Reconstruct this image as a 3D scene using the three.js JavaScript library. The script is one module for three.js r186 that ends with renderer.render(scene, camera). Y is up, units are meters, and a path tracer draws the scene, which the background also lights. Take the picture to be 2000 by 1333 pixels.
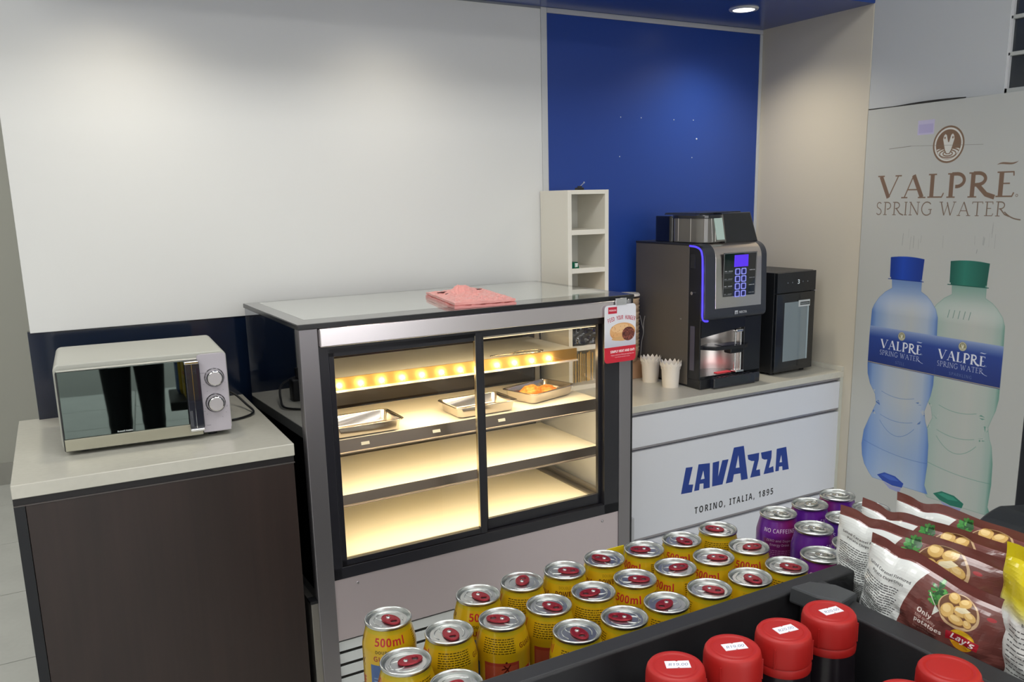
import * as THREE from 'three';
import { RoundedBoxGeometry } from 'three/addons/geometries/RoundedBoxGeometry.js';
import { mergeGeometries } from 'three/addons/utils/BufferGeometryUtils.js';
import { MarchingCubes } from 'three/addons/objects/MarchingCubes.js';
import { ImprovedNoise } from 'three/addons/math/ImprovedNoise.js';
import { FontLoader } from 'three/addons/loaders/FontLoader.js';
import { TextGeometry } from 'three/addons/geometries/TextGeometry.js';
import { RectAreaLightUniformsLib } from 'three/addons/lights/RectAreaLightUniformsLib.js';

// ---------------------------------------------------------------- camera, renderer, exposure
const scene = new THREE.Scene();
const SKY = 3.0;
scene.background = new THREE.Color(0.96 * SKY, 0.97 * SKY, 0.98 * SKY);   // overcast daylight outside the shop front
const F = 1669.67;
const camera = new THREE.PerspectiveCamera(2 * Math.atan(666.5 / F) * 180 / Math.PI, 2000 / 1333, 0.02, 60);
{
  const yaw = 0.516194, pitch = 0.20635, roll = -0.0204808;
  const f = new THREE.Vector3(Math.sin(yaw) * Math.cos(pitch), -Math.sin(pitch), -Math.cos(yaw) * Math.cos(pitch));
  const r0 = new THREE.Vector3(Math.cos(yaw), 0, Math.sin(yaw)), u0 = r0.clone().cross(f);
  const r = r0.clone().multiplyScalar(Math.cos(roll)).addScaledVector(u0, Math.sin(roll));
  const u = r0.clone().multiplyScalar(-Math.sin(roll)).addScaledVector(u0, Math.cos(roll));
  camera.quaternion.setFromRotationMatrix(new THREE.Matrix4().makeBasis(r, u, f.clone().negate()));
  camera.position.set(0.12424, 1.5, 2.44845);
}
camera.setViewOffset(2000, 1333, -16.57, -68.92, 2000, 1333);
camera.updateProjectionMatrix();
const CAM = camera.position;

const renderer = new THREE.WebGLRenderer({ antialias: true });
renderer.toneMapping = THREE.LinearToneMapping;
renderer.toneMappingExposure = 1.05;
renderer.shadowMap.enabled = true;
RectAreaLightUniformsLib.init();

// ceiling panels of the shop: [x, y, z, width, depth, intensity]
const PANELS = [
  [-0.9, 2.74, 3.6, 1.2, 0.6, 6], [0.7, 2.74, 3.6, 1.2, 0.6, 6], [2.4, 2.74, 3.6, 1.2, 0.6, 4],
  [-0.9, 2.74, 1.6, 1.2, 0.6, 6], [0.8, 2.74, 1.6, 1.2, 0.6, 6],
  [-0.8, 2.74, -1.5, 1.2, 0.6, 9],
];
// downlights in the blue niche ceiling: [x, z, power]
const DOWN = [[2.235, 0.247, 1.5], [1.07, 0.247, 0.4], [0.38, 0.247, 0.55]];
const WARM = new THREE.Color(1.0, 0.79, 0.46);
const CASE_LIGHT = 50, LED_POINT = 0.010;

// ---------------------------------------------------------------- helpers
const FONT = await new FontLoader().loadAsync('fonts/droid/droid_sans_bold.typeface.json');
let seed = 7;
const rnd = () => { seed = (seed + 0x6d2b79f5) | 0; let t = Math.imul(seed ^ (seed >>> 15), 1 | seed); t = (t + Math.imul(t ^ (t >>> 7), 61 | t)) ^ t; return ((t ^ (t >>> 14)) >>> 0) / 4294967296; };
const NOISE = new ImprovedNoise();
const noise = (x, y, z) => NOISE.noise(x, y, z);
const M = (color, roughness = 0.5, metalness = 0, o = {}) => new THREE.MeshPhysicalMaterial({ color, roughness, metalness, ...o });
const names = {};
const numbered = (n) => { const k = names[n] = (names[n] ?? -1) + 1; return k ? `${n}_${String(k).padStart(3, '0')}` : n; };
const flat = (g) => { const h = g.index ? g.toNonIndexed() : g; if (!h.attributes.uv) h.setAttribute('uv', new THREE.BufferAttribute(new Float32Array(h.attributes.position.count * 2), 2)); for (const k of Object.keys(h.attributes)) if (!['position', 'normal', 'uv'].includes(k)) h.deleteAttribute(k); return h; };
const join = (gs) => (gs.length === 1 ? gs[0] : mergeGeometries(gs.map(flat)));
function put(name, g, m, parent) {
  const o = new THREE.Mesh(Array.isArray(g) ? join(g) : g, m);
  o.name = parent === scene ? numbered(name) : name; o.castShadow = o.receiveShadow = true; parent.add(o); return o;
}
function tag(o, label, category, group) { o.userData.label = label; o.userData.category = category; if (group) o.userData.group = group; return o; }
function thing(name, label, category, [x, y, z] = [0, 0, 0], turn = 0, group) {
  const o = new THREE.Group(); o.name = numbered(name); scene.add(o); o.position.set(x, y, z); o.rotation.y = turn;
  return tag(o, label, category, group);
}
function struct(name, g, m) { const o = put(name, g, m, scene); o.userData.kind = 'structure'; return o; }
function bx(x0, x1, y0, y1, z0, z1, r = 0) {
  const w = x1 - x0, h = y1 - y0, d = z1 - z0;
  const g = r ? new RoundedBoxGeometry(w, h, d, 2, Math.min(r, w / 2.01, h / 2.01, d / 2.01)) : new THREE.BoxGeometry(w, h, d);
  return g.translate((x0 + x1) / 2, (y0 + y1) / 2, (z0 + z1) / 2);
}
function uvMetres(g, s = 1) {          // box-like mapping, uv in metres * s
  const h = flat(g), p = h.attributes.position, n = h.attributes.normal, uv = h.attributes.uv;
  for (let i = 0; i < p.count; i++) {
    const a = Math.abs(n.getX(i)), b = Math.abs(n.getY(i)), c = Math.abs(n.getZ(i));
    const [u, v] = c >= a && c >= b ? [p.getX(i), p.getY(i)] : a >= b ? [p.getZ(i), p.getY(i)] : [p.getX(i), p.getZ(i)];
    uv.setXY(i, u * s, v * s);
  }
  return h;
}
function quad(w, h, x, y, z, ry = 0, rx = 0) { const g = new THREE.PlaneGeometry(w, h); if (rx) g.rotateX(rx); if (ry) g.rotateY(ry); return g.translate(x, y, z); }
function sheet(w, h, t, x, y, z, ry = 0, rx = 0) {   // a thin card with its print on the +z face
  const g = flat(new THREE.BoxGeometry(w, h, t)), p = g.attributes.position, n = g.attributes.normal, uv = g.attributes.uv;
  for (let i = 0; i < p.count; i++) uv.setXY(i, n.getZ(i) > 0.5 ? p.getX(i) / w + 0.5 : 0.003, n.getZ(i) > 0.5 ? p.getY(i) / h + 0.5 : 0.003);
  if (rx) g.rotateX(rx); if (ry) g.rotateY(ry); return g.translate(x, y, z);
}
const cyl = (r0, r1, h, x, y, z, n = 24) => new THREE.CylinderGeometry(r1, r0, h, n).translate(x, y + h / 2, z);
const lathe = (pts, n = 32) => new THREE.LatheGeometry(pts.map(([r, y]) => new THREE.Vector2(r, y)), n);
const tube = (pts, r, n = 40, rad = 8, closed = false) => new THREE.TubeGeometry(new THREE.CatmullRomCurve3(pts.map((p) => new THREE.Vector3(...p)), closed), n, r, rad, closed);
function roundRectShape(w, h, r) {
  const s = new THREE.Shape(), x = -w / 2, y = -h / 2;
  s.moveTo(x + r, y); s.lineTo(x + w - r, y); s.absarc(x + w - r, y + r, r, -Math.PI / 2, 0); s.lineTo(x + w, y + h - r); s.absarc(x + w - r, y + h - r, r, 0, Math.PI / 2);
  s.lineTo(x + r, y + h); s.absarc(x + r, y + h - r, r, Math.PI / 2, Math.PI); s.lineTo(x, y + r); s.absarc(x + r, y + r, r, Math.PI, Math.PI * 1.5); return s;
}
const extrude = (shape, depth, bevel = 0, seg = 6) => new THREE.ExtrudeGeometry(shape, { depth, bevelEnabled: bevel > 0, bevelSize: bevel, bevelThickness: bevel, bevelSegments: 2, curveSegments: seg });

// canvases drawn in millimetres, y down
function canvas(wmm, hmm, W, H, draw, srgb = true) {
  const c = document.createElement('canvas'); c.width = W; c.height = H;
  const x = c.getContext('2d'); x.scale(W / wmm, H / hmm); draw(x, wmm, hmm);
  const t = new THREE.CanvasTexture(c); if (srgb) t.colorSpace = THREE.SRGBColorSpace; t.anisotropy = 8; return t;
}
function text(x, s, px, py, size, color, { font = 'sans-serif', bold = false, align = 'center', spacing = 0, sx = 1, skew = 0, rot = 0, italic = false } = {}) {
  x.save(); x.translate(px, py); x.rotate(rot); x.transform(sx, 0, skew, 1, 0, 0); x.fillStyle = color; x.textBaseline = 'alphabetic';
  const k = size / 40; x.scale(k, k); x.font = `${italic ? 'italic ' : ''}${bold ? 'bold ' : ''}40px ${font}`;
  if (!spacing) { x.textAlign = align; x.fillText(s, 0, 0); }
  else {
    x.textAlign = 'left'; let w = 0; for (const ch of s) w += x.measureText(ch).width + spacing / k; w -= spacing / k;
    let q = align === 'center' ? -w / 2 : align === 'right' ? -w : 0;
    for (const ch of s) { x.fillText(ch, q, 0); q += x.measureText(ch).width + spacing / k; }
  }
  x.restore();
}
const poly = (x, pts, color) => { x.fillStyle = color; x.beginPath(); pts.forEach(([a, b], i) => (i ? x.lineTo(a, b) : x.moveTo(a, b))); x.closePath(); x.fill(); };
const ell = (x, cx, cy, rx, ry, color, rot = 0) => { x.fillStyle = color; x.beginPath(); x.ellipse(cx, cy, rx, ry, rot, 0, Math.PI * 2); x.fill(); };
function wrap(t, rx, ry) { const c = t.clone(); c.wrapS = c.wrapT = THREE.RepeatWrapping; c.repeat.set(rx, ry); c.needsUpdate = true; return c; }
function grainTex(W, H, fn, srgb = true) {
  const d = new Uint8Array(W * H * 4);
  for (let j = 0; j < H; j++) for (let i = 0; i < W; i++) { const c = fn(i / W, j / H), k = (j * W + i) * 4; d[k] = c[0]; d[k + 1] = c[1]; d[k + 2] = c[2]; d[k + 3] = 255; }
  const t = new THREE.DataTexture(d, W, H); t.magFilter = THREE.LinearFilter; t.minFilter = THREE.LinearMipmapLinearFilter; t.generateMipmaps = true; t.wrapS = t.wrapT = THREE.RepeatWrapping;
  if (srgb) t.colorSpace = THREE.SRGBColorSpace; t.needsUpdate = true; return t;
}
const cl = (v) => Math.max(0, Math.min(255, v | 0));

// ---------------------------------------------------------------- textures and materials
const woodTex = grainTex(512, 512, (u, v) => {
  const w = noise(u * 9 + 2 * noise(u * 3, v * 1.2, 4), v * 1.5, 1) + 0.5 * noise(u * 60, v * 3, 7) + 0.35 * noise(u * 160, v * 5, 3);
  const k = 1 + 0.16 * w; return [cl(45 * k), cl(34 * k), cl(31 * k)];
});
const quartzTex = grainTex(256, 256, (u, v) => { const k = 1 + 0.02 * noise(u * 8, v * 8, 1) + 0.018 * noise(u * 90, v * 90, 2); return [cl(197 * k), cl(195 * k), cl(184 * k)]; });
const brushTexH = grainTex(256, 256, (u, v) => { const k = 128 + 40 * noise(u * 3, v * 120, 1) + 26 * noise(u * 9, v * 250, 5); return [k, k, k].map(cl); }, false);
const speckTex = grainTex(256, 256, (u, v) => { const k = 128 + 60 * noise(u * 120, v * 120, 1); return [k, k, k].map(cl); }, false);
const tileTex = grainTex(256, 256, (u, v) => { const k = 1 + 0.03 * noise(u * 4, v * 4, 9) + 0.012 * noise(u * 30, v * 30, 3); return [cl(205 * k), cl(206 * k), cl(200 * k)]; });

const mWhiteWall = M(0xd9dad9, 0.42), mBlue = M(0x1f3f8f, 0.36), mNavy = M(0x0f1b30, 0.12, 0, { clearcoat: 0.4, clearcoatRoughness: 0.1 });
const mNicheWall = M(0xc6c0b2, 0.55), mOuterWall = M(0xb9bdc0, 0.6), mCorridor = M(0xb6b6ac, 0.6), mShop = M(0xc9c9c6, 0.7);
const mTrim = M(0xb9bcc0, 0.4), mAlu = M(0xa9a6ad, 0.35, 0.7), mBlack = M(0x17181b, 0.4), mBlackGloss = M(0x0c0d10, 0.08, 0, { clearcoat: 1, clearcoatRoughness: 0.04 });
const mCounter = M(0xffffff, 0.22, 0, { map: wrap(quartzTex, 1, 1) }), mWhiteLam = M(0xd8dadf, 0.35), mCream = M(0xe2dccd, 0.45);
const mSteel = M(0xb9b4b6, 0.3, 1, { bumpMap: wrap(brushTexH, 1, 1), bumpScale: 0.00004 });
const mSteelDark = M(0x918e92, 0.36, 0.8, { bumpMap: wrap(brushTexH, 1, 1), bumpScale: 0.00004 });
const mChrome = M(0xdddddd, 0.08, 1), mMirrorDark = M(0x8a8e96, 0.03, 1);
const mGlass = M(0xffffff, 0.0, 0, { transmission: 1, thickness: 0, ior: 1.45 });
const mWood = M(0xffffff, 0.42, 0, { map: wrap(woodTex, 1, 1) }), mWoodDark = M(0x16181f, 0.5);
const glow = (c, i) => M(0x000000, 0.5, 0, { emissive: c, emissiveIntensity: i });

// ---------------------------------------------------------------- the setting
const floor = struct('floor', bx(-2, 4.5, -0.06, -0.004, -3.0, 6), M(0x5f615d, 0.7));
{
  const P = 0.606, tm = M(0xffffff, 0.25, 0, { map: wrap(tileTex, 1.65, 1.65) });
  const tg = [0, 1, 2].map((k) => uvMetres(bx(-P / 2 + 0.0028, P / 2 - 0.0028, -0.006, 0.0, -P / 2 + 0.0028, P / 2 - 0.0028, 0.0012).translate(k * P, 0, k * 0.23)).translate(-k * P, 0, -k * 0.23));
  for (let i = 0; i < 4; i++) for (let j = 0; j < 6; j++) { const t = put('tile', tg[(i * 2 + j) % 3], tm, floor); t.position.set(-1.35 + i * P, 0, -2.817 + j * P); }
  const rest = []; for (let i = 0; i < 10; i++) for (let j = 0; j < 15; j++) { if (i < 4 && j < 6) continue; rest.push(tg[0].clone().translate(-1.35 + i * P, 0, -2.817 + j * P)); }
  put('tiles_beyond', rest, tm, floor).userData.kind = 'stuff';
}
const wallBack = struct('wall_back', bx(0.118, 2.72, 0, 2.75, -0.14, -0.008), mShop);
{
  put('white_panel', bx(0.106, 1.612, 1.191, 2.085, -0.03, 0.0, 0.001), mWhiteWall, wallBack);
  put('splash_panel', bx(0.100, 1.60, 0.5, 1.194, -0.03, -0.006), mNavy, wallBack);
  put('blue_panel', bx(1.634, 2.556, 0.6, 2.069, -0.02, 0.0, 0.001), mBlue, wallBack);
  put('trim_strip', bx(1.612, 1.634, 0.6, 2.085, -0.02, 0.004, 0.002), M(0xc3c5c6, 0.35), wallBack);
  put('trim_strip', bx(1.634, 2.569, 2.069, 2.085, -0.02, 0.004, 0.002), M(0xb4b6bd, 0.35), wallBack);
  put('trim_strip', bx(2.556, 2.569, 0.6, 2.069, -0.02, 0.004, 0.002), M(0xb4b8bd, 0.35), wallBack);
  put('trim_strip', bx(0.106, 1.612, 2.079, 2.085, 0.0, 0.004), M(0x7d8086, 0.4), wallBack);
  const dots = [[1.925, 1.76], [2.012, 1.76], [2.156, 1.757], [2.245, 1.758], [2.262, 1.693], [1.921, 1.63], [2.242, 1.628]];
  dots.forEach(([x, y], i) => put('screw', new THREE.SphereGeometry(i === 4 ? 0.0035 : 0.0022, 10, 6).scale(1, 1, 0.5).translate(x, y, 0.0008), M(0xb9c2d6, 0.4, 0.3), wallBack));
}
struct('wall_right', bx(2.569, 2.74, 0, 2.75, -0.14, 0.484, 0.002), mNicheWall);
struct('wall_far', bx(-2.1, 2.72, 0, 2.75, -3.05, -2.905), mCorridor);
struct('baseboard_far', bx(-2.0, 2.6, 0, 0.122, -2.905, -2.893), M(0xa3a29a, 0.4));
struct('wall_left', bx(-2.12, -2.0, 0, 2.75, -3.05, 6.1), mShop);
struct('wall_outer_right', bx(4.5, 4.62, 0, 2.75, -3.05, 6.1), mShop);
struct('wall_front', [bx(-2.1, -1.6, 0, 2.75, 6.0, 6.12), bx(3.2, 4.6, 0, 2.75, 6.0, 6.12), bx(-1.6, 3.2, 2.45, 2.75, 6.0, 6.12)], mShop);
{
  const win = struct('window_2', [0, 1, 2, 3].map((k) => bx(-1.6 + k * 1.58, -1.54 + k * 1.58, 0, 2.45, 6.03, 6.09)), M(0x55585c, 0.4, 0.6));
  for (let k = 0; k < 3; k++) put('pane', quad(1.52, 2.4, -0.78 + k * 1.58, 1.225, 6.06), mGlass, win);
  struct('pavement', bx(-8, 10, -0.12, -0.05, 6.12, 16), M(0x9a9a96, 0.8));
}
struct('wall_corridor', bx(2.72, 4.6, 0, 2.75, -3.05, 0.2), mShop);
struct('ceiling', bx(-2.1, 4.6, 2.75, 2.85, -3.05, 6.1), M(0xd2d3d2, 0.8));
struct('ceiling_niche', bx(0.106, 2.74, 2.085, 2.75, -0.008, 0.484, 0.002), M(0x23418c, 0.22));
const header = struct('wall_above_fridge', bx(2.5705, 3.6, 1.76, 2.75, 0.4845, 0.937, 0.001), mOuterWall);
{
  const win = struct('window_1', bx(2.60, 3.6, 1.76, 2.75, 0.94, 2.2), M(0x26292b, 0.5));
  for (let k = 0; k < 9; k++) {
    const y0 = 1.773 + k * 0.0975;
    put('pane', bx(2.582, 2.60, y0, y0 + 0.0865, 0.943, 2.2), M(0x272d33, 0.18, 0, { clearcoat: 0.4 }), win);
    put('mullion', bx(2.572, 2.60, y0 + 0.0865, y0 + 0.0975, 0.937, 2.2, 0.002), M(0xaeb2b0, 0.5), win);
  }
  put('window_frame', bx(2.572, 2.604, 1.76, 2.75, 0.937, 0.9435), M(0xc9cbce, 0.5), win);
  put('window_frame', bx(2.572, 2.604, 1.758, 1.773, 0.937, 2.2), M(0xaeb2b0, 0.5), win);
}

// ---------------------------------------------------------------- lamps
{
  const where = ['over the shopper, nearer the left wall', 'over the shopper, in the middle', 'over the shopper, nearest the fridge', 'ahead of the shopper, nearer the left wall', 'ahead of the shopper, above the counters', 'in the corridor behind the white wall'];
  PANELS.forEach(([x, y, z, w, d, p], i) => {
    const t = thing('ceiling_panel_light', 'flat white ceiling light panel ' + where[i], 'light', [x, y, z], 0, 'flat ceiling light panels');
    put('frame', [bx(-w / 2 - 0.02, -w / 2, -0.012, 0.01, -d / 2 - 0.02, d / 2 + 0.02), bx(w / 2, w / 2 + 0.02, -0.012, 0.01, -d / 2 - 0.02, d / 2 + 0.02), bx(-w / 2, w / 2, -0.012, 0.01, -d / 2 - 0.02, -d / 2), bx(-w / 2, w / 2, -0.012, 0.01, d / 2, d / 2 + 0.02)], M(0xdddddd, 0.5), t);
    put('diffuser', bx(-w / 2, w / 2, -0.004, 0.006, -d / 2, d / 2), glow(new THREE.Color(0.93, 0.97, 1), 1.6), t);
    const l = new THREE.RectAreaLight(new THREE.Color(1.0, 0.98, 0.94), p, w, d); l.position.set(0, -0.016, 0); l.rotation.x = -Math.PI / 2; t.add(l);
  });
  DOWN.forEach(([x, z, p], i) => {
    const t = thing('recessed_downlight', ['round white recessed downlight in the blue ceiling above the coffee machine', 'round recessed downlight in the blue ceiling above the display case', 'round recessed downlight in the blue ceiling above the microwave'][i], 'light', [x, 2.085, z], 0, 'recessed niche downlights');
    put('trim_ring', lathe([[0.034, -0.001], [0.036, -0.005], [0.046, -0.004], [0.048, 0.0005]], 40), M(0xc9ccd2, 0.3, 0.4), t);
    put('lens', cyl(0.035, 0.035, 0.002, 0, -0.004, 0, 40), glow(new THREE.Color(1, 0.95, 0.86), 4), t);
    const l = new THREE.SpotLight(new THREE.Color(1, 0.90, 0.72), p, 0, 1.25, 1, 2); l.position.set(0, -0.012, 0); l.target.position.set(0, -1, 0.02); l.castShadow = true; l.shadow.radius = 2; t.add(l); t.add(l.target);
  });
}

// ---------------------------------------------------------------- left counter
{
  const t = thing('base_cabinet', 'dark brown wood-grain cabinet under the cream worktop that carries the microwave', 'cabinet', [0.594, 0, 0.5815], -0.0235);
  put('carcass', bx(-0.552, -0.004, 0.0, 0.939, -0.575, -0.02), mWoodDark, t);
  put('front_panel', uvMetres(bx(-0.533, -0.003, 0.02, 0.922, -0.02, -0.002, 0.001)), mWood, t);
  put('edge_band', bx(-0.5535, -0.534, 0.02, 0.922, -0.02, -0.002), M(0x0b0e15, 0.5), t);
  put('top_rail', bx(-0.5535, -0.002, 0.9235, 0.939, -0.04, -0.004), M(0x1a1719, 0.5), t);
  put('rail_edge', bx(-0.5535, -0.001, 0.9225, 0.9243, -0.004, -0.0005), M(0x55504e, 0.4), t);
  const w = thing('worktop', 'cream stone worktop on the dark brown cabinet, under the microwave', 'worktop', [0.594, 0.939, 0.5815], -0.0235);
  put('slab', uvMetres(bx(-0.554, 0, 0, 0.0285, -0.592, 0, 0.002)), mCounter, w);
}
// microwave
{
  const t = thing('microwave', 'cream microwave oven with mirrored door and two round dials, on the cream worktop', 'microwave', [0.1425, 0.9675, 0.4031], -0.0539);
  const s = roundRectShape(0.35, 0.1855, 0.011); const body = extrude(s, 0.262, 0.003).translate(0.175, 0.105, -0.2755);
  put('body', body, M(0xb4b5ac, 0.4), t);
  for (const [x, z] of [[0.04, -0.04], [0.31, -0.04], [0.04, -0.24], [0.31, -0.24]]) put('foot', cyl(0.011, 0.012, 0.0135, x, 0, z, 16), mBlack, t);
  put('control_panel', extrude(roundRectShape(0.062, 0.182, 0.009), 0.004, 0.001).translate(0.3185, 0.1045, -0.006), M(0xb3aeb6, 0.38), t);
  const door = put('door', extrude(roundRectShape(0.285, 0.177, 0.004), 0.010, 0.001).translate(0.1445, 0.0985, -0.009), M(0x1a1c1f, 0.3), t);
  put('window', bx(0.004, 0.2585, 0.0375, 0.186, 0.0005, 0.0032, 0.001), M(0x5a635f, 0.02, 1), door);
  put('bottom_strip', bx(0.003, 0.2865, 0.0105, 0.037, 0.0, 0.0035, 0.001), M(0xa9a796, 0.32, 0.85), door);
  put('top_strip', bx(0.003, 0.2865, 0.1865, 0.1905, 0.0, 0.0035, 0.001), M(0xbdbdb4, 0.3, 0.6), door);
  const h = put('handle', [extrude(roundRectShape(0.0275, 0.150, 0.003), 0.008, 0.002).translate(0.2745, 0.1045, 0.006)], M(0x2a2c38, 0.18, 0.5, { clearcoat: 1 }), door);
  put('handle_cap', bx(0.258, 0.2895, 0.1785, 0.1855, 0.002, 0.019, 0.002), mChrome, h);
  put('handle_cap', bx(0.258, 0.2895, 0.0225, 0.029, 0.002, 0.019, 0.002), mChrome, h);
  put('ridge', bx(0.2725, 0.2737, 0.03, 0.178, 0.014, 0.0172), mChrome, h);
  put('maker_name', new TextGeometry('Russell Hobbs', { font: FONT, size: 0.0034, depth: 0.0003, curveSegments: 2 }).translate(0.108, 0.0405, 0.0032), M(0xcfd6d6, 0.4), door);
  const marks = canvas(62, 182, 496, 1456, (x) => {
    x.clearRect(0, 0, 62, 182); x.fillStyle = '#b3aeb6'; x.fillRect(0, 0, 62, 182);
    const dial = (cx, cy, a0, n) => { for (let k = 0; k < n; k++) { const a = a0 + k * (4.6 / (n - 1)); x.save(); x.translate(cx + 23.5 * Math.cos(a), cy + 23.5 * Math.sin(a)); x.rotate(a); x.fillStyle = '#6a6670'; x.fillRect(-1, -0.35, 2.4, 0.7); x.restore(); } };
    dial(33.5, 70, 2.4, 7); dial(32.5, 130, 2.7, 9);
    text(x, 'POWER', 9, 44, 3.4, '#66626c'); text(x, '2 3', 14, 103, 3.4, '#66626c'); text(x, '10', 36, 102, 3.4, '#66626c'); text(x, '15', 50, 108, 3.4, '#66626c'); text(x, '20', 57, 126, 3.2, '#66626c'); text(x, 'MIN', 5, 134, 3, '#66626c'); text(x, 'TIMER', 12, 168, 3.6, '#66626c');
  });
  put('dial_marks', sheet(0.061, 0.181, 0.0004, 0.3185, 0.1045, -0.0007), M(0xffffff, 0.4, 0, { map: marks }), t);
  for (const [x, y] of [[0.3215, 0.1405], [0.3195, 0.0805]]) {
    const k = put('dial', lathe([[0.0205, 0], [0.0205, 0.003], [0.0185, 0.012], [0.0168, 0.0165], [0.0145, 0.0172]], 40).rotateX(Math.PI / 2).translate(x, y, -0.001), mChrome, t);
    put('dial_face', cyl(0.0148, 0.0145, 0.002, 0, 0, 0, 40).rotateX(Math.PI / 2).translate(x, y, 0.0152), M(0xb9b5b8, 0.35, 0.3), k);
    put('dial_base', cyl(0.0222, 0.0222, 0.002, 0, 0, 0, 40).rotateX(Math.PI / 2).translate(x, y, -0.0025), mBlack, k);
  }
  const c = thing('power_cord', 'black power cord looping from behind the microwave on the worktop', 'cord', [0.528, 0.9675, 0.22]);
  put('cable', tube([[-0.05, 0.05, -0.16], [0.02, 0.04, -0.10], [0.047, 0.016, -0.02], [0.052, 0.006, 0.03], [0.02, 0.004, 0.065], [-0.04, 0.004, 0.08], [-0.09, 0.0035, 0.05]], 0.003, 60), M(0x101114, 0.35), c);
  put('plug', [bx(-0.032, 0.008, 0.0, 0.062, -0.075, -0.04, 0.006), cyl(0.004, 0.006, 0.03, -0.012, 0.06, -0.058, 14)], M(0x121317, 0.4), c);
}

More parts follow.
